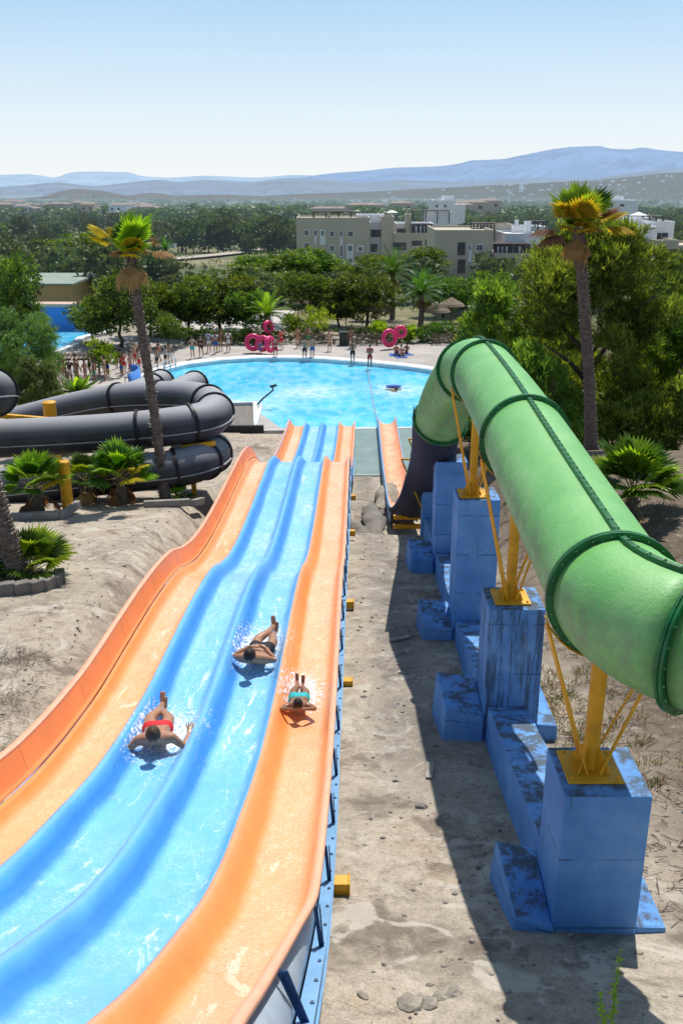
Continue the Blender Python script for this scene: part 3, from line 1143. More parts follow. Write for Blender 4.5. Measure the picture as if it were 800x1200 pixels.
t = NT('pool_water')
P = t.coord('World')
big = t.noise(P, .18, 4, .6, .6)
c = t.ramp(big, [(.3, (.02, .42, .75)), (.55, (.05, .57, .86)), (.75, (.15, .70, .90))])
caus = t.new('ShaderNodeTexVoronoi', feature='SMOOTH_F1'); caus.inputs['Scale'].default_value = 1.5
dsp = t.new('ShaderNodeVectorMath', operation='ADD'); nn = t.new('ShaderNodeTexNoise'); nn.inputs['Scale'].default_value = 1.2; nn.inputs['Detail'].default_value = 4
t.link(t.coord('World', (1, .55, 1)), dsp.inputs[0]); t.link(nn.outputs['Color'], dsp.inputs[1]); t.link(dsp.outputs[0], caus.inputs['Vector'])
c = t.mix(t.ramp(caus.outputs['Distance'], [(.25, 0), (.65, .45)]), c, (.40, .80, .92))  # bright caustic net painted into the water colour
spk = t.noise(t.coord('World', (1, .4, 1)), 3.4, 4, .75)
c = t.mix(t.ramp(spk, [(.60, 0), (.68, .8)]), c, (.86, .96, 1.0))  # sun glints painted as near-white flecks
# churned foam where the riders land
for (fx, fy, fr) in ((-6.5, 57.0, 4.2), (-2.2, 61.0, 3.4), (3.8, 61.5, 2.6)):
    ds = t.new('ShaderNodeVectorMath', operation='DISTANCE'); t.link(P, ds.inputs[0]); ds.inputs[1].default_value = (fx, fy, 0)
    near = t.ramp(t.math('MULTIPLY', ds.outputs['Value'], 1 / fr), [(.1, 1), (1, 0)])
    c = t.mix(t.math('MULTIPLY', near, t.ramp(t.noise(P, 1.6, 6, .7), [(.38, .1), (.6, .85)])), c, (.88, .96, 1))
t.bump(t.math('ADD', t.noise(t.coord('World', (1, .5, 1)), 1.8, 4, .6), t.math('MULTIPLY', spk, .5)), .6, .12)
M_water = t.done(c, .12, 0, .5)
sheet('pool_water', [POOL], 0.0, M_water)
M_coping = pm('white_coping', (.66, .68, .70), .6, .1, 1.5, .2, 12)
PI_, PO_ = POOL, offset_poly(POOL, .95)


def densify(Pn, n=4):
    out = []
    for i in range(len(Pn)):
        p0, p1, p2, p3 = [Vector(Pn[(i + k) % len(Pn)]) for k in (-1, 0, 1, 2)]
        for k in range(n):
            u = k / n
            out.append(tuple(.5 * ((2 * p1) + (p2 - p0) * u + (2 * p0 - 5 * p1 + 4 * p2 - p3) * u * u + (3 * p1 - p0 - 3 * p2 + p3) * u ** 3)))
    return out


b = MB(); rows = []
Pi, Po, Pm = POOL, offset_poly(POOL, 1.0), offset_poly(POOL, .08)
Pw = offset_poly(POOL, .92)
for lp, z in ((Pi, -.35), (Pi, .26), (Pm, .32), (Pw, .33), (Po, .26), (Po, -.1)):
    rows.append([(lerp(ix, x, .32) if iy < 57 else x, lerp(iy, y, .32) if iy < 57 else y, z if y > 54.5 or z < .2 else z - .24) for (x, y), (ix, iy) in zip(lp + [lp[0]], Pi + [Pi[0]])])
b.grid(rows)
ops_struct(b.build('pool_coping', M_coping, smooth=35))

t = NT('deck_concrete')
P = t.coord('World')
c = t.ramp(t.noise(P, .35, 6, .65), [(.3, (.30, .27, .25)), (.55, (.42, .385, .355)), (.75, (.50, .46, .42))])
c = t.mix(t.ramp(t.noise(P, 2.5, 5, .7), [(.55, 0), (.7, .35)]), c, (.22, .20, .19))
t.bump(t.noise(P, 20, 4), .3, .01)
M_deck = t.done(c, .85)
sheet('pool_deck', [[(-46, 53.2), (-24, 51.5), (-16.6, 54), (-13.3, 55.8), (-5.3, 55.8), (-3.4, 51.2), (10, 50.9), (14, 54), (15, 84), (-46, 84)], offset_poly(POOL, .5)], .085, M_deck)
t = NT('wet_green_concrete')
P = t.coord('World')
c = t.ramp(t.noise(P, .8, 6, .65), [(.3, (.15, .22, .195)), (.6, (.22, .30, .265)), (.8, (.31, .38, .34))])
t.bump(t.noise(P, 6, 4), .2, .02)
M_apron = t.done(c, .35)
b = MB(); b.box((4.25, 46.5, -.13), (7.3, 8.7, .5)); ops_struct(b.build('apron', M_apron, bevel=.03))
M_blackwall = pm('dark_wall_paint', (.02, .02, .022), .6, .3, 3)
b = MB(); b.box((-6.0, 50.5, .05), (3.4, .25, .7)); b.box((-9.6, 49.2, .02), (4.0, .25, .7), rot=.1)
tag(b.build('low_wall', M_blackwall), 'low black wall beside the slide at the near pool edge', 'wall')
# gravel bed by the near left corner of the pool
M_gravel = pm('gravel_bed', (.22, .20, .18), .9, .5, 9, .9, 30, bdist=.05)
gp = [onz(x, y, .1) for x, y in ((262, 476), (290, 474), (304, 476), (298, 503), (262, 503), (240, 495))]
sheet('gravel_bed', [[(p.x, p.y) for p in gp]], .14, M_gravel)
b = MB(); pts = [onz(306, 476, .1), onz(303, 488, .1), onz(298, 504, .1)]
b.tube([p + Vector((0, 0, .06)) for p in pts], .12, 6)
tag(b.build('kerb', M_coping), 'pale kerb edging the gravel corner of the pool', 'kerb')
# lane rope across the pool
b = MB(); b.tube([(2.05, 52.2, .05), (2.0, 58, .03), (1.95, 63, .03), (1.9, 68.6, .1)], .035, 5)
tag(b.build('lane_rope', M_grey), 'thin grey lane rope across the pool', 'rope')

# second pool at far left with blue wall and lettering
M_bluewall = pm('blue_wall_paint', (.07, .24, .62), .6, .12, .6, .1, 8)
M_water2 = M_water
c0 = at(60, 372, 86)
p2 = [(-33, 70), (-27.5, 70.5), (-24.2, 73), (-22.6, 77), (-22.9, 82), (-22.3, 86.2), (-38, 86.2), (-38, 70)]
p2 = densify(p2, 4)
sheet('small_pool_water', [p2], .20, M_water2)
rows = []
for lp, z in ((p2, .1), (p2, .34), (offset_poly(p2, .7), .34), (offset_poly(p2, .7), .0)):
    rows.append([(x, y, z) for x, y in lp + [lp[0]]])
b = MB(); b.grid(rows); ops_struct(b.build('small_pool_coping', M_coping, smooth=35))
root = empty('painted_wall', (-27, 86.8, .1)); tag(root, 'bright blue painted wall with dark lettering behind the small pool', 'wall')
b = MB(); b.box((-2, 0, 1.0), (14.5, .3, 2.3)); b.build('wall', M_bluewall, root)
b = MB(); b.box((-2, .6, 2.32), (14.7, 1.8, .28)); b.build('coping', pm('pink_render', (.55, .40, .32), .8), root)
cu = bpy.data.curves.new('lettering', 'FONT'); cu.body = 'vera'; cu.size = 1.15; cu.extrude = .02; cu.space_character = 1.05; cu.offset = .03
co_ = bpy.data.objects.new('tmp', cu); COL.objects.link(co_)
me = bpy.data.meshes.new_from_object(co_.evaluated_get(bpy.context.evaluated_depsgraph_get()))
bpy.data.objects.remove(co_)
me.materials.clear(); me.materials.append(M_strut)
o = link('lettering', me, root, (-2.15, -.18, 1.0)); o.rotation_euler = (pi / 2, 0, 0)
# low ochre building with flat greenish roof
root = empty('low_building', (-33.0, 104, -1)); tag(root, 'low ochre building with flat grey green roof behind the small pool', 'building')
M_ochre = pm('ochre_render', (.52, .36, .16), .85, .12, .4)
b = MB(); b.box((0, 6, 1.7), (7.4, 12, 3.4)); b.build('wall', M_ochre, root)
b = MB(); b.box((0, 6, 3.5), (8, 12.6, .22)); b.build('roof', pm('green_grey_roof', (.25, .30, .25), .8, .15, .5), root)
b = MB(); b.box((-1.5, -.03, 1.4), (2.4, .08, 1.6)); b.build('window', M_black, root)

# ochre retaining wall and blue flume end beside the queue
a_, b_ = at(75, 482, 50), at(146, 462, 58)
b = MB(); b.bar((-15.2, 49.5, .35), (-12.9, 58, .35), .3, .9); b.bar((-19.4, 46.2, .55), (-15.25, 49.6, .45), .3, .9)
tag(b.build('retaining_wall', M_ochre), 'low ochre retaining wall running up to the blue panel', 'wall')
b = MB(); rows = []
for k in range(9):
    a = radians(-60 + 20 * k)
    x, y = -13.2 + .7 * cos(a) - .5, 60.0 + 1.6 * sin(a)
    rows.append([(x, y, .1), (x - .04, y, .8), (x - .12, y, 1.7)])
b.grid(rows)
o = b.build('curved_panel', M_bluewall, smooth=True); o.modifiers.new('thick', 'SOLIDIFY').thickness = .08
tag(o, 'curved bright blue panel at the left corner of the pool', 'panel')

# ------------------------------------------------------------------ black tubes at left
t = NT('black_gelcoat')
P = t.coord('World')
c = t.ramp(t.noise(P, 1.1, 5, .6), [(.3, (.028, .030, .034)), (.7, (.065, .068, .075))])
c = t.mix(t.ramp(t.noise(t.coord('World', (1, 1, 3)), 4, 6, .7), [(.6, 0), (.75, .4)]), c, (.14, .14, .14))
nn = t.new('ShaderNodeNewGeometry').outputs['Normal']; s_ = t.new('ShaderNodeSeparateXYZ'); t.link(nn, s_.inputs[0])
c = t.mix(t.ramp(s_.outputs[2], [(.2, 0), (.9, .85)]), c, (.36, .365, .385))  # sunlit tops painted in: upward faces mixed to a paler grey
t.bump(t.noise(P, 20, 4), .2, .02)
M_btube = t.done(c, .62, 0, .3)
M_bring = pm('black_flange', (.012, .012, .013), .5, .2, 5)
M_seam = pm('pale_seam', (.35, .36, .37), .5, .2, 5)


def black_tube(label, pts, r, rings, seam=True):
    o0 = Vector(pts[0])
    root = empty('black_tube', o0); tag(root, label, 'tube slide', 'black tube slides left of the multi-lane slide')
    pp = catmull(pts, 6)
    shell(pp, 'tube_section', M_btube, r, root, o0, 28)
    for k in rings:
        i = min(len(pp) - 2, int(k * (len(pp) - 1)))
        flange(pp[i], pp[i + 1] - pp[i], 'joint_ring', M_bring, r, .06, root, o0, .05, bolts=False)
    if seam:
        for sg in (-1, 1):
            rows = []
            for i, p in enumerate(pp):
                d = (pp[min(i + 1, len(pp) - 1)] - pp[max(i - 1, 0)]).normalized()
                rt = d.cross(Vector((0, 0, 1))).normalized() * sg
                q = p - o0 + rt * r * .995 + Vector((0, 0, -.12))
                rows.append([q + Vector((0, 0, -.02)), q + rt * .04 + Vector((0, 0, -.015)), q + rt * .04 + Vector((0, 0, .015)), q + Vector((0, 0, .02))])
            b = MB(); b.grid(rows); b.build('seam', M_seam, root)
    return root


def A(px, py, Y):
    p = at(px, py, Y); return (p.x, p.y, p.z)


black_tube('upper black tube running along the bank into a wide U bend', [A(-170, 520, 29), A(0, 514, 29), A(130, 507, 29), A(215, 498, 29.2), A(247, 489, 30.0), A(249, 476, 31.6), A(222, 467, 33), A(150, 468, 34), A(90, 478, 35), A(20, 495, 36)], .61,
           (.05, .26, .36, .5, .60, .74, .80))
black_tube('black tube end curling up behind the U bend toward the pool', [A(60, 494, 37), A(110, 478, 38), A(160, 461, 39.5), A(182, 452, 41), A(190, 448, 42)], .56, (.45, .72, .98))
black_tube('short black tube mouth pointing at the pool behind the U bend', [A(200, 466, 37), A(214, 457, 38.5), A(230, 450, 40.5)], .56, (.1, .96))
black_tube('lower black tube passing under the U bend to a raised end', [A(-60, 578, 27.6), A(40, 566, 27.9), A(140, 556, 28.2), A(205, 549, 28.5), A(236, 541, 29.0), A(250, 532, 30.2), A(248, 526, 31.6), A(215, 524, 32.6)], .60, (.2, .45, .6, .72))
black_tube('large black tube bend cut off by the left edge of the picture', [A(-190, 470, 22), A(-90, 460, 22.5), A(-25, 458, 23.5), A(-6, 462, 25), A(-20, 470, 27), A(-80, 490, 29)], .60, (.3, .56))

for px0, py0, px1, py1, Y, lb in ((0, 487, 60, 492, 30.5, 'yellow steel beam beside the yellow drum under the upper tube'), (95, 537, 135, 540, 28.6, 'yellow steel beam under the middle of the black tube'), (213, 524, 252, 519, 29, 'yellow steel beam under the U bend of the black tube')):
    a_, b_ = at(px0, py0, Y), at(px1, py1, Y)
    root = empty('support_beam', a_); tag(root, lb, 'steel beam', 'yellow supports of the black tubes')
    b = MB(); b.bar((0, 0, 0), b_ - a_, .16, .14); b.build('beam', M_yel2, root)
    m_ = (b_ - a_) * .3
    g = gz(a_.x + m_.x, Y) - a_.z - .3
    b = MB(); b.box((m_.x, 0, g / 2), (.14, .14, abs(g))); b.build('leg', M_yel2, root)
for px, py, Y, r, lb in ((59, 484, 31.5, .22, 'short fat yellow drum post beside the upper black tube'), (76, 556, 25.5, .16, 'yellow cylindrical post between the two young fan palms')):
    p = at(px, py, Y); g = gz(p.x, Y) - .3
    b = MB(); b.lathe([(r, 0), (r, p.z - g + .3), (r * 1.04, p.z - g + .32), (r * 1.04, p.z - g + .38), (r * .9, p.z - g + .4)], 20, (p.x, p.y, g))
    tag(b.build('round_post', M_yel2, smooth=40), lb, 'post')

# ------------------------------------------------------------------ foliage tools
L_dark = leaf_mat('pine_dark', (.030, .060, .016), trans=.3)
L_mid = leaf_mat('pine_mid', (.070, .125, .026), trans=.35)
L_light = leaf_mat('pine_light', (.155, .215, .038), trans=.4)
L_olive = leaf_mat('olive_needles', (.125, .195, .036), trans=.4)
L_yel = leaf_mat('yellow_green_needles', (.26, .345, .055), trans=.45)
L_fan = leaf_mat('fan_green', (.075, .165, .022), trans=.45, rough=.35)
L_fan2 = leaf_mat('fan_lime', (.27, .42, .03), trans=.5, rough=.35)
L_fany = leaf_mat('fan_yellow', (.50, .40, .03), trans=.5)
L_dead = leaf_mat('fan_dead', (.30, .16, .07), trans=.25)
L_feath = leaf_mat('pepper_leaf', (.13, .205, .065), trans=.4)
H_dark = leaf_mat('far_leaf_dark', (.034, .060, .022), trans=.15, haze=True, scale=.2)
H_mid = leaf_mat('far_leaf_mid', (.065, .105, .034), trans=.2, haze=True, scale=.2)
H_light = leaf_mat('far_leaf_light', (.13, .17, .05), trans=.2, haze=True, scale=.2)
M_bark = pm('bark', (.11, .085, .065), .95, .35, 6, .8, 25, bdist=.03)
M_barkh = pm('far_bark', (.09, .075, .06), .95, .3, 6, 0, haze=True)


def rdir(r, up=0.0):
    z = r.uniform(-1, 1); a = r.uniform(0, 2 * pi); q = sqrt(1 - z * z)
    v = Vector((q * cos(a), q * sin(a), z + up)); return v.normalized()


def leaf(mb, p, d, w_, l_, mi, r):
    """one rhombic leaf clump pointing along d"""
    s_ = d.cross(rdir(r)).normalized() * w_ * .5
    b0 = mb.vert(p); b1 = mb.vert(p + d * l_ * .45 + s_); b2 = mb.vert(p + d * l_); b3 = mb.vert(p + d * l_ * .45 - s_)
    mb.face((b0, b1, b2, b3), mi)


def crown(seed, lobes, nclump, per, cr, lw, ll, up=.4, shell_=.75, mats=3, flat=.7, tuft=False):
    """leaf clumps spread through overlapping lobes. lobes: (x, y, z, rx, ry, rz)"""
    r = random.Random(seed)
    mb = MB()
    vol = [l[3] * l[4] + l[4] * l[5] for l in lobes]; tot = sum(vol)
    for i in range(nclump):
        k = r.uniform(0, tot); j = 0
        while k > vol[j] and j < len(lobes) - 1:
            k -= vol[j]; j += 1
        l = lobes[j]
        d = rdir(r, .15)
        q = shell_ + (1.06 - shell_) * r.random() ** .8
        c = Vector((l[0] + d.x * l[3] * q, l[1] + d.y * l[4] * q, l[2] + d.z * l[5] * q))
        nz = noise.noise(c * (1.6 / cr) * .35)
        if nz < -.22:
            continue
        tone = r.random() + .35 * d.z + nz
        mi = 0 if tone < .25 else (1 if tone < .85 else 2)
        cs = cr * r.uniform(.6, 1.25)
        for m in range(per):
            o = rdir(r)
            p = c + Vector((o.x, o.y, o.z * flat)) * cs * r.random() ** .5
            dd = (d * .6 + rdir(r) * .8 + Vector((0, 0, up))).normalized()
            if tuft:
                for _ in range(3):
                    leaf(mb, p, (dd + rdir(r) * .55).normalized(), lw, ll * r.uniform(.7, 1.2), min(2, max(0, mi + (r.random() > .85))), r)
            else:
                leaf(mb, p, dd, lw * r.uniform(.7, 1.3), ll * r.uniform(.7, 1.3), min(2, max(0, mi + (r.random() > .8))), r)
    return mb


def trunk_mesh(seed, h, r0, lean=.3, limbs=4, spread=1.5, top=None, name='trunk', mat=None):
    r = random.Random(seed); mb = MB()
    top = top or h
    p = []; x = y = 0
    for k in range(6):
        p.append((x, y, h * k / 5 - .3 * (k == 0))); x += r.uniform(-lean, lean) * .3; y += r.uniform(-lean, lean) * .3
    mb.tube(p, [r0 * (1.25 if k == 0 else 1 - .1 * k) for k in range(6)], 8)
    for k in range(limbs):
        a = 2 * pi * k / limbs + r.random(); z0 = h * r.uniform(.6, .98); s = p[min(5, int(z0 / h * 5))]
        e = Vector((s[0] + cos(a) * spread, s[1] + sin(a) * spread, z0 + (top - h) * r.uniform(.4, .9) + .3))
        mid = Vector((s[0] + cos(a) * spread * .4, s[1] + sin(a) * spread * .4, (z0 + e.z) / 2))
        mb.tube([(s[0], s[1], z0), mid, e], [r0 * .55, r0 * .4, r0 * .15], 6)
    return mb.mesh(name, mat or M_bark, True)


def lobes_for(seed, n, w_, z0, z1, r_):
    r = random.Random(seed); out = []
    for k in range(n):
        a = 2 * pi * k / n + r.random(); q = r.uniform(.25, .62) * w_ if k else 0
        zc = lerp(z0, z1, r.uniform(.25, .85))
        rr = r.uniform(.7, 1.1) * r_
        out.append((cos(a) * q, sin(a) * q, zc, rr, rr, min(rr * .85, (z1 - z0) * .5)))
    return out


# prototype crowns, nominal height 7 m, half width about 3.2 m
NEARP = []
for s_ in range(5):
    lb = lobes_for(s_ + 3, 11, 3.4, .9, 6.8, 1.75)
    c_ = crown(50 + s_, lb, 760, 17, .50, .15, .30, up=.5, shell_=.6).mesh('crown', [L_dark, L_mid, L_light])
    NEARP.append((c_, trunk_mesh(s_, 3.2, .16, .6, 5, 1.5, 5.2)))
MIDP = []
for s_ in range(6):
    lb = lobes_for(s_ + 30, 7, 3.2, 1.0, 6.6, 2.0)
    c_ = crown(80 + s_, lb, 230, 9, .60, .42, .62, up=.3, shell_=.7).mesh('crown', [H_dark, H_mid, H_light])
    MIDP.append((c_, trunk_mesh(s_ + 9, 3.0, .17, .5, 3, 1.2, 4.5, mat=M_barkh)))
FARP = []
for s_ in range(5):
    lb = lobes_for(s_ + 60, 5, 3.2, .6, 6.4, 2.2)
    mb = crown(90 + s_, lb, 75, 6, .8, .85, 1.2, up=.2, shell_=.75)
    FARP.append(mb)
FARM = [m.mesh('crown', [H_dark, H_mid, H_light]) for m in FARP]


def tree(proto, X, Y, h, hw, label, group=None, name='tree', cat='tree', rz=None, zb=None):
    z = gz(X, Y) if zb is None else zb
    root = empty(name, (X, Y, z), rnd.uniform(0, 6.28) if rz is None else rz)
    tag(root, label, cat, group)
    s_ = (hw / 3.2, hw / 3.2, h / 7.0)
    link('crown', proto[0], root, sc=s_); link('trunk', proto[1], root, sc=s_)
    return root


def ptree(px, ytop, Y, wpx, label, group, protos=NEARP, k=None, name='pine_tree', base=None):
    p = at(px, ytop, Y)
    zb = gz(p.x, Y)
    hw = wpx / F * (Y * 1.02) / 2 * 1.12
    return tree(protos[k if k is not None else rnd.randrange(len(protos))], p.x, Y, (p.z - zb) * 1.03, hw, label, group, name, zb=zb)


# pines behind the pool, each singled out
near = [
    (8, 304, 70, 66, 'dark rounded pine at the left edge above the small pool', 'pine_tree'),
    (104, 350, 80, 46, 'dark low pine right of the blue lettered wall', 'pine_tree'),
    (134, 322, 78, 82, 'broad pine directly behind the leaning fan palm trunk', 'pine_tree'),
    (172, 330, 84, 62, 'pine just right of the leaning fan palm trunk', 'pine_tree'),
    (216, 326, 84, 72, 'pine over the waiting swimmers', 'pine_tree'),
    (256, 322, 86, 84, 'rounded pine left of the feather palm by the pink rings', 'pine_tree'),
    (287, 340, 84, 50, 'narrow pine beside the feather palm by the pink rings', 'pine_tree'),
    (196, 368, 78, 44, 'yellowish young pine low in front of the pine row', 'pine_tree'),
    (362, 322, 92, 74, 'round pine behind the far deck left of the yellow green shrub', 'pine_tree'),
    (398, 338, 90, 50, 'small pine between two rounder pines behind the far deck', 'pine_tree'),
    (430, 322, 90, 66, 'dark round pine above the green litter bin', 'pine_tree'),
    (330, 292, 118, 90, 'wide pine in the second row left of the apartments', 'pine_tree'),
    (296, 300, 122, 60, 'smaller pine at the edge of the dry field', 'pine_tree'),
    (372, 300, 120, 80, 'wide pine in the second row below the first apartment block', 'pine_tree'),
    (418, 304, 112, 66, 'pine below the corner of the first apartment block', 'pine_tree'),
    (520, 324, 100, 60, 'dark pine left of the parked car below the middle apartments', 'pine_tree'),
    (545, 326, 104, 50, 'pine hiding the foot of the middle apartments', 'pine_tree'),
    (490, 292, 150, 66, 'leafy tree between the two nearer apartment blocks', 'tree'),
    (448, 300, 150, 50, 'leafy tree standing in front of the first block terraces', 'tree'),
    (70, 276, 190, 92, 'broad dark tree behind the low ochre building', 'tree'),
    (24, 284, 230, 60, 'wide dark tree at far left beyond the ochre building', 'tree'),
    (585, 318, 82, 60, 'pine to the left of the big yellow green pine', 'pine_tree'),
    (795, 318, 62, 90, 'green pine at the right edge behind the big pine', 'pine_tree'),
    (775, 300, 100, 70, 'dark tree below the right hand apartments', 'tree'),
    (560, 372, 64, 44, 'low pale bush behind the bend of the green tube', 'shrub'),
]
for i, (px, yt, Y, wp, lb, nm) in enumerate(near):
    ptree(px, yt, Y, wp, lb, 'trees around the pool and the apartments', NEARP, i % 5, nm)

# big tufted pine on the right
M3 = [L_mid, L_olive, L_yel]


def big_pine(X, Y, h, hw, seed, label, n=1500):
    z = gz(X, Y)
    root = empty('pine_tree', (X, Y, z)); tag(root, label, 'tree', 'trees around the pool and the apartments')
    r = random.Random(seed); lb = []
    for k in range(46):
        a = r.uniform(0, 2 * pi); zf = r.uniform(.08, .93)
        wr = hw * (1 - max(0, zf - .35) / .65 * .75)
        q = wr * r.uniform(.25, 1.0)
        rr = hw * r.uniform(.13, .27)
        lb.append((cos(a) * q, sin(a) * q * .8, zf * h, rr, rr, rr * 1.05))
    crown(seed, lb, n, 7, .36, .05, .34, up=1.1, shell_=.55, tuft=True).build('crown', M3, root)
    link('trunk', trunk_mesh(seed, h * .5, .22, .8, 8, hw * .6, h * .9), root)


big_pine(10.9, 42, 10.4, 5.0, 5, 'big yellow green pine with upright tufts behind the right hand palm', 7000)
big_pine(16.2, 44, 7.4, 3.8, 8, 'second tufted pine half hidden at the right edge', 3200)
big_pine(7.4, 46, 8.3, 3.1, 9, 'tufted pine left of the big yellow green pine', 3200)
big_pine(16.0, 39.5, 4.6, 2.6, 12, 'low bushy pine at the right edge beside the young fan palm', 1100)
big_pine(11.5, 50, 5.5, 5.0, 18, 'dark bushy pine filling the gap behind the big yellow green pine', 2600)
big_pine(8.0, 38.8, 4.2, 2.4, 17, 'low dark pine at the foot of the tall right hand palm', 2400)
# feathery pepper tree at left
for (px, py, Y, hw, sd_, lb_) in ((18, 366, 52, 2.0, 21, 'feathery drooping pepper tree at the left edge'), (38, 425, 46, 1.1, 22, 'small feathery tree in front of the pepper tree')):
    p = at(px, py, Y); z = gz(p.x, Y); h = p.z - z
    root = empty('pepper_tree', (p.x, Y, z)); tag(root, lb_, 'tree')
    lb2 = []
    r = random.Random(sd_)
    for k in range(24):
        a = r.uniform(0, 2 * pi); q = hw * r.uniform(.1, 1.0)
        lb2.append((cos(a) * q, sin(a) * q, h * r.uniform(.2, .95), hw * .26, hw * .26, h * .13))
    crown(sd_, lb2, 1100, 9, .34, .04, .30, up=-1.3, shell_=.5, tuft=True).build('crown', [L_light, L_feath, L_feath], root)
    link('trunk', trunk_mesh(sd_, h * .55, .16, .7, 6, hw * .6, h * .85), root)


# ------------------------------------------------------------------ palms
def fan(mb, base, d, pet, rad, n=22, mi=0, droop=.25, r=rnd, spread=2.2, pw=.02):
    d = Vector(d).normalized()
    s = d.cross(Vector((0, 0, 1)))
    s = (s if s.length > .05 else Vector((1, 0, 0))).normalized()
    nrm = s.cross(d).normalized()
    mid = Vector(base) + d * pet * .55 + Vector((0, 0, -.02))
    hub = Vector(base) + d * pet + Vector((0, 0, -droop * .15 * pet))
    mb.tube([base, mid, hub], [pw, pw * .8, pw * .5], 4, mi=3, cap=False)
    d2 = (d - nrm * droop * .5).normalized()
    for k in range(n):
        a = spread * (k / (n - 1) - .5) * 2 * .62
        L_ = rad * (1 - .28 * abs(a / 1.4) ** 2) * r.uniform(.88, 1.08)
        dd = (d2 * cos(a) + s * sin(a) + nrm * (.10 * cos(a * 2))).normalized()
        sd2 = (s * cos(a) - d2 * sin(a)).normalized()
        wd = L_ * .085
        p0 = hub; p1 = hub + dd * L_ * .55 + nrm * .02; p2 = hub + dd * L_ - nrm * L_ * droop * .35 * r.uniform(.5, 1.4) + Vector((0, 0, -.10 * L_ * droop))
        i0 = mb.vert(p0); i1 = mb.vert(p1 + sd2 * wd - nrm * wd * .5); i2 = mb.vert(p2); i3 = mb.vert(p1 - sd2 * wd - nrm * wd * .5); i4 = mb.vert(p1 + nrm * wd * .4)
        mb.face((i0, i1, i4), mi); mb.face((i0, i4, i3), mi); mb.face((i1, i2, i4), mi); mb.face((i4, i2, i3), mi)


M_ptrunk = None
t = NT('palm_bark')
P = t.coord('Object')
c = t.ramp(t.noise(t.coord('Object', (4, 4, 9)), 2.2, 6, .75), [(.3, (.06, .042, .034)), (.5, (.18, .135, .105)), (.7, (.33, .26, .21))])
t.bump(t.noise(t.coord('Object', (3, 3, 10)), 3, 5, .7), 1, .06)
M_ptrunk = t.done(c, .95)
M_boot = pm('leaf_boot', (.42, .38, .33), .9, .4, 9)
M_pet = pm('petiole', (.30, .30, .08), .6, .3, 4)


def palm_trunk(pts, r0, r1, parent, o0, seed, boots=60):
    r = random.Random(seed)
    pp = catmull([Vector(p) - o0 for p in pts], 10)
    L_ = sum((pp[i + 1] - pp[i]).length for i in range(len(pp) - 1))
    n = int(L_ / .055)
    q = []
    for i in range(n + 1):
        u = i / n * (len(pp) - 1); k = min(int(u), len(pp) - 2)
        q.append(pp[k].lerp(pp[k + 1], u - k))
    rr = [lerp(r0, r1, sstep(0, .35, i / n)) * (1.35 if i == 0 else 1 + .25 * max(0, 1 - i / (n * .07))) * (1 + (.08 if i % 2 else -.06) + .05 * r.uniform(-1, 1)) for i in range(n + 1)]
    mb = MB(); mb.tube(q, rr, 14)
    mb.v = [tuple(Vector(v) * 1) for v in mb.v]
    for i in range(len(q) * 3):   # clipped leaf bases all over the trunk
        j = r.randrange(2, len(q) - 1); a = r.uniform(0, 2 * pi); R_ = rr[j]
        d = Vector((cos(a), sin(a), .55)).normalized()
        p = q[j] + Vector((cos(a), sin(a), 0)) * R_ * .9
        mb.bar(p, p + d * r.uniform(.04, .085), .05, .02)
    mb.build('trunk', M_ptrunk, parent)
    b = MB()
    for i in range(boots):
        j = r.randrange(3, len(q) - 1); a = r.uniform(0, 2 * pi); R_ = rr[j]
        d = Vector((cos(a), sin(a), r.uniform(.1, .9))).normalized()
        p = q[j] + Vector((cos(a), sin(a), 0)) * R_
        b.bar(p, p + d * r.uniform(.05, .13), .035, .012)
    b.build('dead_leaf_base', M_boot, parent)
    return q[-1]


PM = [L_fan, L_fan2, L_fany, M_pet, L_dead]


def fan_palm(pts, r0, r1, seed, label, fronds, frad, deadn, group=None, dead_len=1.0, boots=60):
    o0 = Vector(pts[0]); root = empty('fan_palm', o0); tag(root, label, 'palm tree', group)
    top = palm_trunk(pts, r0, r1, root, o0, seed, boots)
    r = random.Random(seed)
    mb = MB()
    for (az, el, mi, ps, rs) in fronds:
        a, e = radians(az), radians(el)
        d = Vector((cos(a) * cos(e), sin(a) * cos(e), sin(e)))
        fan(mb, top + Vector((0, 0, .02)), d, ps, frad * rs, 26, mi, .22 if el > 20 else .5, r)
    for k in range(14):     # short inner fronds filling the heart of the crown
        a = k * 2.4; e = radians(r.uniform(5, 75))
        fan(mb, top + Vector((0, 0, -.05)), (cos(a) * cos(e), sin(a) * cos(e), sin(e)), .22 * frad, frad * r.uniform(.5, .68), 20, (1, 0, 2, 1)[k % 4] if e > .5 else (2, 4)[k % 2], .4, r)
    mb.build('crown', PM, root)
    mb = MB()
    for k in range(deadn):
        a = 2 * pi * k / deadn + r.uniform(-.3, .3); e = radians(r.uniform(-75, -35))
        d = Vector((cos(a) * cos(e), sin(a) * cos(e), sin(e)))
        fan(mb, top + Vector((0, 0, -.08)), d, .32 * dead_len, frad * r.uniform(.6, .95), 16, 4, .8, r, spread=1.5)
    mb.build('dead_fronds', PM, root)
    return root


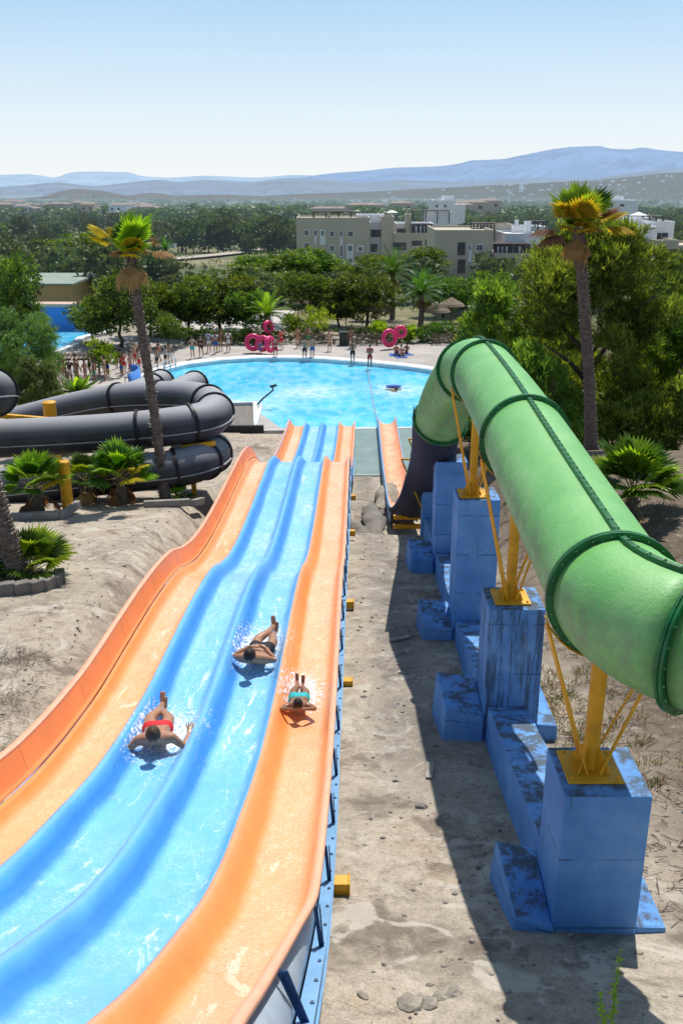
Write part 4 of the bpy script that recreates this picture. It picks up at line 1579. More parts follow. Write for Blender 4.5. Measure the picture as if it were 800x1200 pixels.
tp = [at(195, 594, 28.0), at(187, 530, 28), at(176, 450, 28), at(165, 380, 28), at(158, 335, 28), at(153, 296, 28)]
tp[0].z = gz(tp[0].x, 28) - .05
fan_palm(tp, .165, .135, 4, 'tall leaning fan palm with yellow left frond behind the black tubes',
         [(80, 80, 1, .40, .95), (25, 62, 1, .45, 1.0), (-50, 66, 1, .35, 1.0), (140, 70, 0, .3, .75), (178, 36, 2, .75, .85), (188, 24, 2, .6, .75), (165, 50, 2, .5, .6), (355, 5, 4, .7, .75), (290, 40, 2, .3, .6)],
         .84, 4, 'tall fan palms', 1.0)
tp = [at(693, 520, 34.5), at(690, 450, 34.5), at(686, 390, 34.5), at(682, 330, 34.5), at(677, 268, 34.5)]
tp[0].z = gz(tp[0].x, 34.5) - .05
fan_palm(tp, .25, .20, 5, 'tall straight fan palm in front of the big pine at right',
         [(95, 80, 1, .65, .95), (35, 56, 0, .75, 1.0), (135, 66, 1, .65, .8), (262, 52, 2, .45, .95), (215, 44, 2, .55, .85), (165, 50, 1, .7, .85), (300, 66, 1, .6, .8), (330, 22, 2, .9, .85), (352, 6, 2, 1.0, .9), (12, 28, 4, .8, .8), (185, 2, 4, .9, .8), (200, -12, 4, .8, .8), (345, -22, 1, .9, .7), (20, 50, 1, .7, .9)],
         1.12, 3, 'tall fan palms', .9, 40)
p0 = at(24, 674, 17.6)
o_ = Vector((p0.x, 17.6, gz(p0.x, 17.6) - .05))
fan_palm([o_, o_ + Vector((-.14, 0, .9)), o_ + Vector((-.42, .1, 2.3)), o_ + Vector((-.9, .1, 4.6)), o_ + Vector((-1.3, .1, 6.6))], .23, .19, 6, 'fan palm trunk leaning out of the picture at the left edge',
         [(80, 70, 1, .4, 1.0), (20, 50, 0, .5, 1.0), (140, 50, 0, .5, 1), (260, 50, 1, .5, 1), (320, 30, 0, .5, 1)], 1.0, 6, 'tall fan palms')


def fan_shrub(px, py, Y, n, rad, stem, seed, label, yellow=.2, name='young_fan_palm', dead=4):
    p = at(px, py, Y); z = gz(p.x, Y)
    root = empty(name, (p.x, Y, z)); tag(root, label, 'palm', 'young fan palms along the slides')
    r = random.Random(seed)
    mb = MB(); mb.tube([(0, 0, -.3), (.03, 0, stem * .5), (0, .02, stem)], [.13, .15, .11], 10)
    for i in range(60):
        a = r.uniform(0, 6.28); zz_ = r.uniform(.02, stem)
        q = Vector((cos(a) * .13, sin(a) * .13, zz_)); mb.bar(q, q + Vector((cos(a) * .08, sin(a) * .08, .08)), .05, .015)
    mb.build('trunk', M_ptrunk, root)
    mb = MB()
    for k in range(n):
        a = k * 2.4 + r.uniform(-.3, .3); e = radians(lerp(86, 8, (k / n) ** .9) + r.uniform(-8, 8))
        d = Vector((cos(a) * cos(e), sin(a) * cos(e), sin(e)))
        fan(mb, (0, 0, stem), d, rad * r.uniform(.6, .9), rad * r.uniform(.8, 1.1), 22, 2 if r.random() < yellow and e < .7 else (1 if r.random() < .45 else 0), .35, r, spread=2.1, pw=.014)
    mb.build('crown', PM, root)
    if dead:
        mb = MB()
        for k in range(dead):
            a = r.uniform(0, 6.28); e = radians(r.uniform(-60, -20)); d = Vector((cos(a) * cos(e), sin(a) * cos(e), sin(e)))
            fan(mb, (0, 0, stem * .9), d, rad * .6, rad * .8, 14, 4, .8, r, spread=1.4)
        mb.build('dead_fronds', PM, root)


fan_shrub(45, 602, 25.0, 18, .70, .75, 31, 'young fan palm with yellow right frond in front of the lower black tube', .35)
fan_shrub(143, 592, 26.9, 22, .70, .85, 32, 'bushy young fan palm at the foot of the tall leaning palm', .2)
fan_shrub(100, 566, 27.2, 9, .55, .7, 33, 'small dark young fan palm behind the yellow post', .1)
fan_shrub(38, 672, 18.0, 20, .62, .15, 34, 'low fan palm clump around the trunk at the left edge', .1, dead=6)
fan_shrub(2, 665, 18.2, 9, .50, .2, 35, 'low fan palm cut by the left edge of the picture', .1)
fan_shrub(742, 560, 21.0, 26, .86, .7, 36, 'large dark green young fan palm behind the green tube', .04, dead=5)
fan_shrub(210, 592, 28.3, 9, .3, .05, 37, 'small grassy palm sprout in the stone planter', .3, dead=0)


def feather_palm(px, py, Y, rad, seed, label, n=34, mat=None, base_px=None):
    p = at(px, py, Y); z = gz(p.x, Y); h = p.z - z
    root = empty('feather_palm', (p.x, Y, z)); tag(root, label, 'palm tree', 'feather palms behind the pool')
    r = random.Random(seed)
    mb = MB(); mb.tube([(0, 0, -.3), (.1, 0, h * .5), (0, 0, h)], [.3, .24, .26], 10); mb.build('trunk', M_ptrunk, root)
    mb = MB()
    for k in range(n):
        a = k * 2.4; e0 = radians(lerp(82, 5, k / n))
        q = Vector((0, 0, h)); d = Vector((cos(a) * cos(e0), sin(a) * cos(e0), sin(e0)))
        pts = [q]; seg = rad * 1.25 / 9
        for i in range(9):
            q = q + d * seg; pts.append(q); d = (d + Vector((0, 0, -.16))).normalized()
        mb.tube(pts, [.03] * 6 + [.02] * 4, 3, mi=0, cap=False)
        for i in range(1, 10):
            dd = (pts[i] - pts[i - 1]).normalized(); s = dd.cross(Vector((0, 0, 1))).normalized()
            for sub in range(3):
                pp = pts[i - 1].lerp(pts[i], sub / 3)
                for sg in (-1, 1):
                    ld = (s * sg + dd * .7 + Vector((0, 0, -.25))).normalized(); LL = rad * .26 * (1 - abs(i / 9 - .5) * .8)
                    w2 = dd * .035
                    i0 = mb.vert(pp - w2); i1 = mb.vert(pp + w2); i2 = mb.vert(pp + ld * LL)
                    mb.face((i0, i1, i2), 1 if k < n * .6 else 0)
    mb.build('crown', [mat[0] if mat else L_mid, mat[1] if mat else L_fan], root)
    b = MB()
    for k in range(60):
        a = r.uniform(0, 6.28); d = Vector((cos(a), sin(a), -1.4)).normalized()
        q = Vector((0, 0, h - .15)); leaf(b, q, d, .12, r.uniform(.8, 1.5), 0, r)
    b.build('dead_fronds', [L_dead], root)


feather_palm(460, 322, 98, 2.6, 41, 'feather palm in front of the first apartment block')
feather_palm(493, 346, 88, 2.3, 42, 'feather palm with orange skirt right of the taller one')
feather_palm(313, 370, 82, 2.0, 43, 'feather palm behind the pink rings', 30, (L_mid, L_fan2))
feather_palm(194, 292, 150, 1.8, 44, 'small feather palm at the dry field', 22)
feather_palm(180, 290, 155, 1.7, 45, 'smaller reddish feather palm beside it at the dry field', 20, (L_dead, L_dead))


def bush(px, py, Y, hw, h, seed, label, mats=(0, 1, 2), name='shrub', group='planting around the pool'):
    MM = [L_mid, L_fan, L_fan2, L_yel, L_light, L_dark]
    p = onz(px, py, .1) if Y is None else at(px, py, Y)
    z = gz(p.x, p.y)
    lb = lobes_for(seed, 5, hw, 0, h, hw * .55)
    o = crown(seed, lb, 150, 9, .28, .09, .34, up=.7, shell_=.4).build(name, [MM[k] for k in mats], None, loc=(p.x, p.y, z))
    tag(o, label, 'shrub', group)


bush(375, 385, 84, 1.9, 2.6, 51, 'yellow green rounded shrub behind the far deck', (3, 3, 2))
bush(447, 385, 83, 1.1, 1.5, 52, 'bright green spiky shrub left of the pink ring', (1, 2, 2))
bush(482, 392, 81, 1.2, 1.0, 53, 'low lime shrub right of the seated group', (1, 2, 2))
bush(345, 378, 84, 1.2, 1.5, 54, 'bright green shrub left of the yellow green shrub', (1, 2, 1))
bush(122, 412, 66, 1.3, 2.2, 55, 'bushy green shrub by the wooden pergola', (1, 2, 1))
bush(548, 384, 76, 1.3, 2.4, 56, 'spiky lime shrub just behind the far end of the green tube', (1, 2, 3))
bush(510, 392, 82, 1.6, 1.5, 57, 'green hedge piece by the fence near the tube', (0, 1, 1))
for i, (px, py, Y, s_) in enumerate(((82, 458, 50, 1.5), (100, 452, 53, 1.5), (118, 448, 56, 1.3), (66, 470, 46, 1.1), (90, 436, 60, 1.6), (60, 452, 54, 1.2), (128, 462, 53, .9), (28, 476, 42, .8), (50, 484, 40, .8))):
    p = at(px, py, Y); z = gz(p.x, Y)
    r = random.Random(i + 5); mb = MB()
    for k in range(26):   # broad banana like leaves
        a = k * 2.4; e = radians(r.uniform(25, 85)); d = Vector((cos(a) * cos(e), sin(a) * cos(e), sin(e)))
        q = Vector((0, 0, 0)); s = d.cross(Vector((0, 0, 1))).normalized(); L_ = s_ * r.uniform(.7, 1.3); pr = None
        for j in range(6):
            wd = .16 * s_ * sin(pi * (j + .3) / 5.6)
            row = [mb.vert(q - s * wd + Vector((0, 0, -.3 * wd))), mb.vert(q), mb.vert(q + s * wd + Vector((0, 0, -.3 * wd)))]
            if pr:
                mb.face((pr[0], pr[1], row[1], row[0]), k % 3); mb.face((pr[1], pr[2], row[2], row[1]), k % 3)
            pr = row; q = q + d * L_ / 5; d = (d + Vector((0, 0, -.16))).normalized()
    o = mb.build('broadleaf_plant', [L_mid, L_fan, L_fan2], None, loc=(p.x, Y, z))
    tag(o, 'broad leaved green plant in the bed left of the queue', 'plant', 'broad leaved plants left of the queue')

# hedges and fences behind the far deck
M_wood = pm('weathered_wood', (.16, .12, .085), .85, .3, 5)
for i, (x0, x1, Y, lb) in enumerate(((-12.5, -6.2, 79.5, 'dark hedge below the pines left of the pink rings'), (-6.0, 4.2, 80.2, 'dark hedge behind the standing bathers'), (4.6, 12.5, 80.4, 'dark hedge right of the pink ring'))):
    mb = MB(); r = random.Random(i)
    lb_ = [(x0 + (x1 - x0) * k / 9, 0, .55, .8, .6, .7) for k in range(10)]
    o = crown(70 + i, lb_, 420, 9, .26, .1, .26, up=.3, shell_=.4).build('hedge', [L_dark, L_dark, L_mid], None, loc=(0, Y, .1))
    tag(o, lb, 'hedge')
for i, (x0, x1, Y, lb) in enumerate(((-3.6, 4.3, 79.0, 'low wooden fence behind the standing bathers'), (7.6, 12.3, 79.2, 'low wooden fence right of the seated group'))):
    root = empty('fence', (x0, Y, .1)); tag(root, lb, 'fence')
    n_ = int((x1 - x0) / 1.3)
    for k in range(n_ + 1):
        b = MB(); b.box((k * (x1 - x0) / n_, 0, .5), (.09, .09, 1.0)); b.build('post', M_wood, root)
    for z in (.45, .85):
        b = MB(); b.bar((0, -.06, z), (x1 - x0, -.06, z), .04, .1); b.build('rail', M_wood, root)
    b = MB()
    for k in range(int((x1 - x0) / .14)):
        b.box((k * .14 + .07, .03, .45), (.06, .02, .8))
    b.build('slats', M_wood, root)

# litter bin
root = empty('litter_bin', tuple(onz(403, 404, .1))); tag(root, 'dark green square litter bin before the hedge', 'litter bin')
M_bin = pm('bin_green', (.02, .045, .035), .5)
b = MB(); b.box((0, 0, .5), (.8, .6, 1.0), taper=1.06); b.build('body', M_bin, root, bevel=.02)
b = MB(); b.box((0, 0, 1.06), (.9, .7, .10)); b.build('lid', M_bin, root, bevel=.02)

# thatched parasols
M_thatch = pm('thatch', (.20, .155, .11), .95, .35, 9, .8, 20)
for i, (px, py, Y) in enumerate(((405, 378, 90), (425, 372, 96), (440, 380, 90), (375, 382, 92), (510, 380, 88), (528, 372, 94), (350, 372, 98))):
    p = at(px, py, Y); z = gz(p.x, Y); h = max(1.9, p.z - z)
    root = empty('parasol', (p.x, Y, z)); tag(root, 'brown thatched parasol standing in the shade behind the pool hedge', 'parasol', 'thatched parasols behind the pool')
    b = MB(); b.tube([(0, 0, -.1), (0, 0, h)], .05, 8); b.build('pole', M_wood, root)
    b = MB(); b.lathe([(.02, h + .65), (.5, h + .35), (1.15, h + .02), (1.35, h - .2), (1.3, h - .22), (.4, h + .2), (.02, h + .3)], 18); b.build('canopy', M_thatch, root)
# sunlit terrace and white loungers behind the pines
sheet('terrace_paving', [[(-19, 86.5), (-5, 86.5), (-5, 101), (-19, 101)]], .12, pm('terrace_paving', (.5, .47, .43), .8, .1, 1))
M_white = pm('white_plastic', (.75, .76, .78), .5, .05, 3)
lg = None
for i in range(14):
    x, y = -17.5 + (i % 7) * 1.75, 88.2 + (i // 7) * 4
    if lg is None:
        lg = empty('sun_lounger', (x, y, .12)); tag(lg, 'white sun lounger on the terrace behind the pines', 'sun lounger', 'white sun loungers behind the pines')
        b = MB(); b.box((0, -.3, .33), (.62, 1.3, .06)); b.build('seat', M_white, lg)
        b = MB(); b.bar((0, .35, .34), (0, .9, .75), .62, .05); b.build('backrest', M_white, lg)
        for lx in (-.26, .26):
            for ly in (-.8, .3):
                b = MB(); b.box((lx, ly, .15), (.05, .05, .3)); b.build('leg', M_white, lg)
    else:
        q = copy_tree(lg); q.location = (x, y, .12)

# pergola on posts left of the pool
p = at(88, 410, 66)
root = empty('pergola', (p.x, 66, .1)); tag(root, 'small dark wooden pergola between the small pool and the queue', 'pergola')
for x in (-1.4, 1.4):
    for y in (-.8, .8):
        b = MB(); b.box((x, y, .6), (.12, .12, 1.3)); b.build('post', M_wood, root)
for y in (-.8, .8):
    b = MB(); b.box((0, y, 1.3), (3.4, .1, .14)); b.build('beam', M_wood, root)
b = MB()
for k in range(12):
    b.box((-1.55 + k * .28, 0, 1.41), (.08, 2.2, .07))
b.build('roof_slats', M_wood, root)

# queue railings
M_rail = pm('pale_rail_paint', (.5, .5, .5), .5, .1, 5)
for k in range(4):
    a_ = Vector((-14.1 + k * .55, 60.6 + k * 1.75, .1)); b_ = Vector((-13.6 + k * .55, 62.2 + k * 1.75, .1))
    root = empty('railing', a_); tag(root, 'pale railing section between the queue and the pool', 'railing', 'railing sections beside the queue')
    for u in (0, .5, 1):
        b = MB(); q = (b_ - a_) * u; b.tube([q + Vector((0, 0, 0)), q + Vector((0, 0, 1.0))], .035, 6); b.build('post', M_rail, root)
    for z in (.55, 1.0):
        b = MB(); b.tube([(0, 0, z), (b_ - a_) + Vector((0, 0, z))], .03, 6); b.build('rail', M_rail, root)
# ------------------------------------------------------------------ apartments and houses
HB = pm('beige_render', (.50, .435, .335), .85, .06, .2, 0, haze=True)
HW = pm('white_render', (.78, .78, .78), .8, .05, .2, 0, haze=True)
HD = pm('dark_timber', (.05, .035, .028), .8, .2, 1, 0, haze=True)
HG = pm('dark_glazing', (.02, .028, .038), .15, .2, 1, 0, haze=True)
HS = pm('painted_recess_shade', (.09, .08, .07), .9, .1, 1, 0, haze=True)
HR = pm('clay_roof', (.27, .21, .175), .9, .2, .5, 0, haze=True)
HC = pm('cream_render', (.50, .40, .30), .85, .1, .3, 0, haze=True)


def zat(py, Y):
    return at(400, py, Y).z


def xat(px, py, Y):
    return at(px, py, Y).x


def building(label, boxes, windows, pergolas=(), name='apartment_building', extra=()):
    """boxes: (px0, px1, ytop, Y, depth, mat); windows: (px0, py0, px1, py1, Y, kind)"""
    b0 = boxes[0]
    ref = Vector((xat((b0[0] + b0[1]) / 2, b0[2], b0[3]), b0[3], gz(xat(b0[0], b0[2], b0[3]), b0[3])))
    root = empty(name, ref); tag(root, label, 'building')
    for (p0, p1, yt, Y, dep, mt) in boxes:
        x0, x1, zt = xat(p0, yt, Y), xat(p1, yt, Y), zat(yt, Y)
        b = MB(); zb = ref.z - 3
        b.box(((x0 + x1) / 2 - ref.x, Y + dep / 2 - ref.y, (zt + zb) / 2 - ref.z), (x1 - x0, dep, zt - zb))
        # parapet rim
        b.build('wall', mt, root)
        b = MB(); t_ = .25
        for (cx_, cy_, w_, d_) in (((x0 + x1) / 2, Y + t_ / 2 - .03, x1 - x0 + .06, t_), ((x0 + x1) / 2, Y + dep - t_ / 2 + .03, x1 - x0 + .06, t_)):
            b.box((cx_ - ref.x, cy_ - ref.y, zt + .15 - ref.z), (w_, d_, .36))
        for xx in (x0 + t_ / 2 - .03, x1 - t_ / 2 + .03):
            b.box((xx - ref.x, Y + dep / 2 - ref.y, zt + .149 - ref.z), (t_, dep - .4, .355))
        b.build('parapet', mt, root)
    for (p0, y0, p1, y1, Y, kind) in windows:
        x0, x1 = xat(p0, y0, Y), xat(p1, y0, Y); z0, z1 = zat(y1, Y), zat(y0, Y)
        c_ = ((x0 + x1) / 2 - ref.x, Y - ref.y, (z0 + z1) / 2 - ref.z)
        if kind in ('w', 'd'):
            b = MB(); fw = .12
            b.box((c_[0], c_[1] - .04, c_[2] + (z1 - z0) / 2 + fw / 2), (x1 - x0 + 2 * fw, .14, fw))
            b.box((c_[0], c_[1] - .05, c_[2] - (z1 - z0) / 2 - fw / 2), (x1 - x0 + 2 * fw, .2, fw))
            for sg in (-1, 1):
                b.box((c_[0] + sg * ((x1 - x0) / 2 + fw / 2), c_[1] - .04, c_[2]), (fw, .13, z1 - z0))
            b.box((c_[0], c_[1] - .03, c_[2]), (.07, .06, z1 - z0))
            o = b.build('window', HW if kind == 'w' else HD, root)
            b = MB(); b.box((c_[0], c_[1] - .012, c_[2]), (x1 - x0, .03, z1 - z0)); b.build('pane', HG, o)
        elif kind == 'p':   # white vertical panel
            b = MB(); b.box((c_[0], c_[1] - .03, c_[2]), (x1 - x0, .07, z1 - z0)); b.build('wall_panel', HW, root)
        elif kind == 'r':   # terrace opening as a flat panel, its shade painted dark
            b = MB(); b.box((c_[0], c_[1] - .01, c_[2]), (x1 - x0, .05, z1 - z0)); o = b.build('painted_terrace_opening', HS, root)
            b = MB(); b.box((c_[0] - (x1 - x0) * .2, c_[1] - .05, c_[2] - .1), ((x1 - x0) * .3, .05, (z1 - z0) * .75)); b.build('pane', HG, o)
    for (p0, p1, y0, Y, dep, posts) in pergolas:
        x0, x1, z = xat(p0, y0, Y), xat(p1, y0, Y), zat(y0, Y)
        b = MB(); b.box(((x0 + x1) / 2 - ref.x, Y + dep / 2 - ref.y, z - ref.z), (x1 - x0, dep, .16))
        o = b.build('pergola', HD, root)
        for k in range(posts):
            for yy in (.1, dep - .1):
                b = MB(); b.box((lerp(x0 + .15, x1 - .15, k / max(1, posts - 1)) - ref.x, Y + yy - ref.y, z - 1.3 - ref.z), (.2, .2, 2.4)); b.build('post', HD, o)
    for (p0, p1, y0, Y, kind) in extra:
        x, z = xat((p0 + p1) / 2, y0, Y), zat(y0, Y); w_ = xat(p1, y0, Y) - xat(p0, y0, Y)
        if kind == 'umbrella':
            b = MB(); b.lathe([(.03, .5), (w_ / 2, 0), (w_ / 2, -.08), (.03, .3)], 12, (x - ref.x, Y - ref.y, z - ref.z)); b.tube([(x - ref.x, Y - ref.y, z - ref.z - 2.2), (x - ref.x, Y - ref.y, z - ref.z + .3)], .05, 6)
            b.build('parasol', HW, root)
        elif kind == 'curtain':
            b = MB(); b.lathe([(w_ * .5, -1.9), (w_ * .28, -.9), (w_ * .5, 0)], 8, (x - ref.x, Y - ref.y, z - ref.z)); b.build('curtain', HW, root)
        elif kind == 'chimney':
            b = MB(); b.box((x - ref.x, Y - ref.y, z - ref.z - .6), (w_, w_, 1.6)); b.build('chimney', HW, root)
    return root


YA = 190
building('long beige apartment block with white panels and roof pergola, left of the others',
         [(347, 433, 257, YA, 14, HB), (433, 452, 262, YA + 4, 12, HW), (447, 462, 256, YA + 1, 10, HB), (462, 508, 275, YA + .5, 12, HB), (464, 508, 264, YA + 5, 9, HW), (418, 450, 253.5, YA + 10, 6, HW), (476, 482, 253, YA + 3, 5, HB), (500, 529, 250, YA + 16, 10, HW)],
         [(357, 270, 361, 276, YA, 'w'), (368, 270, 371, 276, YA, 'w'), (368.5, 277, 370.5, 286, YA, 'p'), (375, 269, 381, 287, YA, 'p'), (376.5, 270.5, 379.5, 276, YA - .1, 'w'), (387, 271, 391, 277, YA, 'w'), (398, 271, 401, 277, YA, 'w'), (398.5, 278, 401, 287, YA, 'p'),
          (408, 271, 413, 277, YA, 'w'), (357, 285, 362, 291, YA, 'w'), (387, 288, 391, 294, YA, 'w'), (398.5, 288, 401, 300, YA, 'w'), (406, 286, 414, 309, YA, 'p'), (408, 288, 412, 294, YA - .1, 'w'), (418, 288, 426, 295, YA, 'p'), (420, 289.5, 424, 294, YA - .1, 'w'), (408, 303, 412, 308, YA - .1, 'w'),
          (434, 269, 446, 278, YA + 4, 'r'), (434, 286, 442, 295, YA + 4, 'r'), (465, 268, 476, 275, YA + 4.8, 'r'), (484, 264, 506, 274, YA + 4.8, 'r'), (460, 284, 476, 293, YA + .5, 'r'), (482, 282, 494, 288, YA + .5, 'r'), (498, 281, 506, 288, YA + .5, 'r'), (511, 264, 516, 270, YA + 15.9, 'w')],
         [(366, 412, 248, YA + 3, 5, 4), (482, 507, 263, YA + 1, 3.5, 4), (484, 527, 247, YA + 15, 6, 4)],
         extra=[(452, 466, 249, YA + 8, 'umbrella'), (486, 489, 265, YA + 1.5, 'curtain'), (491, 494, 265, YA + 1.5, 'curtain'), (496, 499, 265, YA + 1.5, 'curtain'), (502, 505, 265, YA + 1.5, 'curtain'), (384, 387, 254, YA + 5, 'chimney')])
YB = 158
building('beige and white apartment block with a curtained terrace, in the middle',
         [(510, 578, 272, YB, 16, HB), (578, 640, 299, YB + .6, 14, HB), (592, 632, 276, YB + 5, 11, HW), (600, 641, 268, YB + 14, 8, HW), (558, 600, 265, YB + 16, 6, HB), (616, 622, 262, YB + 11, 2, HW)],
         [(537, 285, 544, 298, YB, 'd'), (537, 305, 544, 319, YB, 'd'), (549, 287, 551.5, 293, YB, 'w'), (549, 294, 552, 306, YB, 'p'), (549, 307, 551.5, 313, YB, 'w'), (558.5, 287, 565, 293.5, YB, 'w'), (558.5, 308, 565, 314, YB, 'w'), (568, 307, 575, 321, YB, 'd'),
          (512, 303, 520, 311, YB, 'w'), (578, 307, 596, 319, YB + .6, 'p'), (581, 309.5, 588, 316, YB + .45, 'w'), (578, 286, 600, 299, YB + 4.6, 'r'), (602, 287, 622, 298, YB + 4.9, 'r'), (628, 288, 633, 295, YB + 4.9, 'w')],
         [(575, 620, 286, YB + 1, 4, 4), (554, 580, 262, YB + 10, 4, 4), (620, 641, 259.5, YB + 12, 3, 3)],
         extra=[(582, 585, 289, YB + 1.6, 'curtain'), (587, 590, 289, YB + 1.6, 'curtain'), (592, 595, 289, YB + 1.6, 'curtain'), (607, 610, 289, YB + 1.6, 'curtain'), (603, 607, 259, YB + 15, 'chimney')])
YC = 150
building('stepped beige and white apartment block with a white roof parasol, at the right edge',
         [(716, 741, 267, YC + 4, 12, HB), (741, 770, 268, YC + 5, 10, HW), (768, 795, 284, YC, 10, HB), (764, 790, 262, YC + 8, 9, HW), (790, 830, 290, YC + 1, 12, HB), (716, 768, 258, YC + 14, 6, HW)],
         [(743, 280, 749, 286, YC + 3.9, 'w'), (752, 279, 757, 286, YC + 4.9, 'w'), (758, 279, 763, 286, YC + 4.9, 'w'), (768, 274, 773, 284, YC + 7.9, 'd'), (776, 274, 781, 283, YC + 7.9, 'd'), (771, 292, 793, 300, YC, 'r'), (771, 306, 793, 314, YC, 'r'), (797, 293, 812, 302, YC + 1, 'r'), (797, 308, 812, 316, YC + 1, 'r')],
         [(760, 778, 254, YC + 12, 4, 3)], extra=[(737, 758, 252, YC + 10, 'umbrella')])
building('small white cubic villa with a stepped roof beyond the apartments', [(507, 532, 236, 330, 14, HW), (520, 532, 231, 334, 8, HW), (530, 545, 241, 336, 10, HW)], [(510, 240, 513, 243, 330, 'w'), (520, 240, 523, 243, 330, 'w')], name='villa')
building('long white modern villa above the right hand trees', [(706, 748, 236, 320, 12, HW), (712, 730, 231, 324, 8, HW)], [(712, 239, 718, 242, 320, 'w'), (726, 239, 731, 242, 320, 'w')], name='villa')


def house(x, Y, w_, h, dep, mt, label, group, hip=True, z=None, name='house'):
    z = gz(x, Y) if z is None else z
    root = empty(name, (x, Y, z), rnd.uniform(-.3, .3)); tag(root, label, 'house', group)
    b = MB(); b.box((0, 0, h / 2 - 1), (w_, dep, h + 2)); b.build('wall', mt, root)
    if hip:
        b = MB(); W, D = w_ / 2 + .4, dep / 2 + .4
        v = [b.vert(q) for q in ((-W, -D, h), (W, -D, h), (W, D, h), (-W, D, h), (-W * .45, 0, h + 1.2), (W * .45, 0, h + 1.2))]
        for f in ((0, 1, 5, 4), (1, 2, 5), (2, 3, 4, 5), (3, 0, 4), (3, 2, 1, 0)):
            b.face([v[i] for i in f])
        b.build('roof', HR, root)
    else:
        b = MB(); b.box((0, 0, h + .1), (w_ + .3, dep + .3, .3)); b.build('roof', mt, root)
    for k in (-1, 1):
        b = MB(); b.box((k * w_ * .25, -dep / 2 - .02, h * .55), (w_ * .13, .1, h * .28)); b.build('window', HG, root)


for (px, py, Y, w_, h, mt) in ((422, 243, 330, 16, 6, HC), (404, 247, 340, 12, 5, HC), (437, 243, 350, 14, 6, HC), (380, 247, 345, 18, 5, HC), (470, 241, 360, 14, 6, HC), (552, 240, 330, 18, 6, HC), (572, 238, 345, 14, 6, HC), (540, 243, 320, 12, 6, HC)):
    Y *= 1.9; py -= 2
    house(xat(px, py, Y), Y, w_ * 1.15, h * 1.1, 9, mt, 'cream house with clay roof beyond the apartments', 'cream houses beyond the apartments', z=zat(py, Y) - h)
hr = random.Random(3)
for i in range(34):
    px = hr.choice((hr.gauss(85, 32), hr.gauss(95, 28), hr.gauss(170, 14), hr.gauss(30, 20)))
    Y = hr.uniform(620, 1050); x = xat(px, 245, Y)
    house(x, Y, hr.uniform(8, 14), hr.uniform(4.5, 7), 9, hr.choice((HC, HC, HW)), 'small distant house in the village on the plain', 'distant village houses at left', z=gz(x, Y) + hr.uniform(4, 8))
HV = pm('pale_far_render', (.42, .38, .34), .9, .1, 1, 0, haze=True)
VH = [(300, 230), (360, 227), (420, 225), (480, 222), (540, 219), (600, 216), (640, 214), (700, 211), (740, 207), (780, 203), (830, 201), (920, 204)]
ridge('village_hillside', VH, 7400, 130, 3600, (.27, .34, .385), .02, rough=.04)
fv = pchip([p[0] for p in VH], [p[1] for p in VH])
for i in range(80):
    px = hr.uniform(590, 800) if i % 4 else hr.uniform(430, 620)
    top = at(px, fv(px), 7400); bz = CAMZ - 130; q = hr.uniform(.12, .97)
    fr = q * 1.0; k = 1 - 3600 * (1 - q) / 7400
    x, Y, z = top.x * k, 7400 * k, bz + max(0, top.z - bz) * fr
    b = MB(); w_ = hr.uniform(9, 26); b.box((0, 0, 1), (w_, 16, 11)); b.box((w_ * .2, 2, 8), (w_ * .4, 10, 5))
    tag(b.build('distant_house', hr.choice((HV, HV, HC)), None, loc=(x, Y, z)), 'tiny pale house on the distant hillside', 'house', 'pale houses on the distant hillside')

# pale industrial sheds on the plain, road and walls in the dry field
for (px0, px1, py, Y, lb) in ((173, 205, 275, 300, 'long low white shed beyond the dry field'), (207, 228, 271, 315, 'shorter white shed right of the long one')):
    x0, x1, z = xat(px0, py, Y), xat(px1, py, Y), gz(xat(px0, py, Y), Y)
    root = empty('shed', ((x0 + x1) / 2, Y, z)); tag(root, lb, 'shed')
    b = MB(); b.box((0, 4, 1.4), (x1 - x0, 8, 2.8)); b.build('wall', HW, root)
    b = MB(); b.box((0, 4, 2.95), (x1 - x0 + .8, 8.8, .3)); b.build('roof', HW, root)
t = NT('pale_track', True)
c = t.ramp(t.noise(t.coord('World'), .3, 4), [(.3, (.36, .31, .25)), (.7, (.46, .41, .34))])
M_track = t.done(c, .95)


def ribbon(name, pts, w_, mat, dz=.1):
    pp = catmull([Vector((x, y, 0)) for x, y in pts], 8); b = MB(); rows = []
    for i, p in enumerate(pp):
        d = (pp[min(i + 1, len(pp) - 1)] - pp[max(i - 1, 0)]).normalized(); s = Vector((-d.y, d.x, 0)) * w_ / 2
        rows.append([(q.x, q.y, gz(q.x, q.y) + dz) for q in (p - s, p, p + s)])
    b.grid(rows); return ops_struct(b.build(name, mat))


ribbon('dirt_track', [(-42, 118), (-30, 122), (-20, 124), (-10, 130), (0, 128)], 5, M_track, .35)
ribbon('dirt_track', [(-60, 190), (-45, 210), (-30, 240), (-20, 290), (-22, 340)], 6, M_track, .5)
ribbon('footpath', [(12.5, 14), (12.8, 20), (11.5, 26), (13.5, 31), (19, 36)], 1.6, M_deck, .06)
for (px0, px1, py, Y, lb) in ((183, 222, 349, 120, 'long low pale wall at the near edge of the dry field'), (224, 247, 345, 124, 'shorter pale wall at the near edge of the dry field')):
    x0, x1 = xat(px0, py, Y), xat(px1, py, Y); z = gz(x0, Y)
    b = MB(); b.box(((x0 + x1) / 2, Y, z + .6), (x1 - x0, 1.6, 1.8)); tag(b.build('low_wall', HW), lb, 'wall')

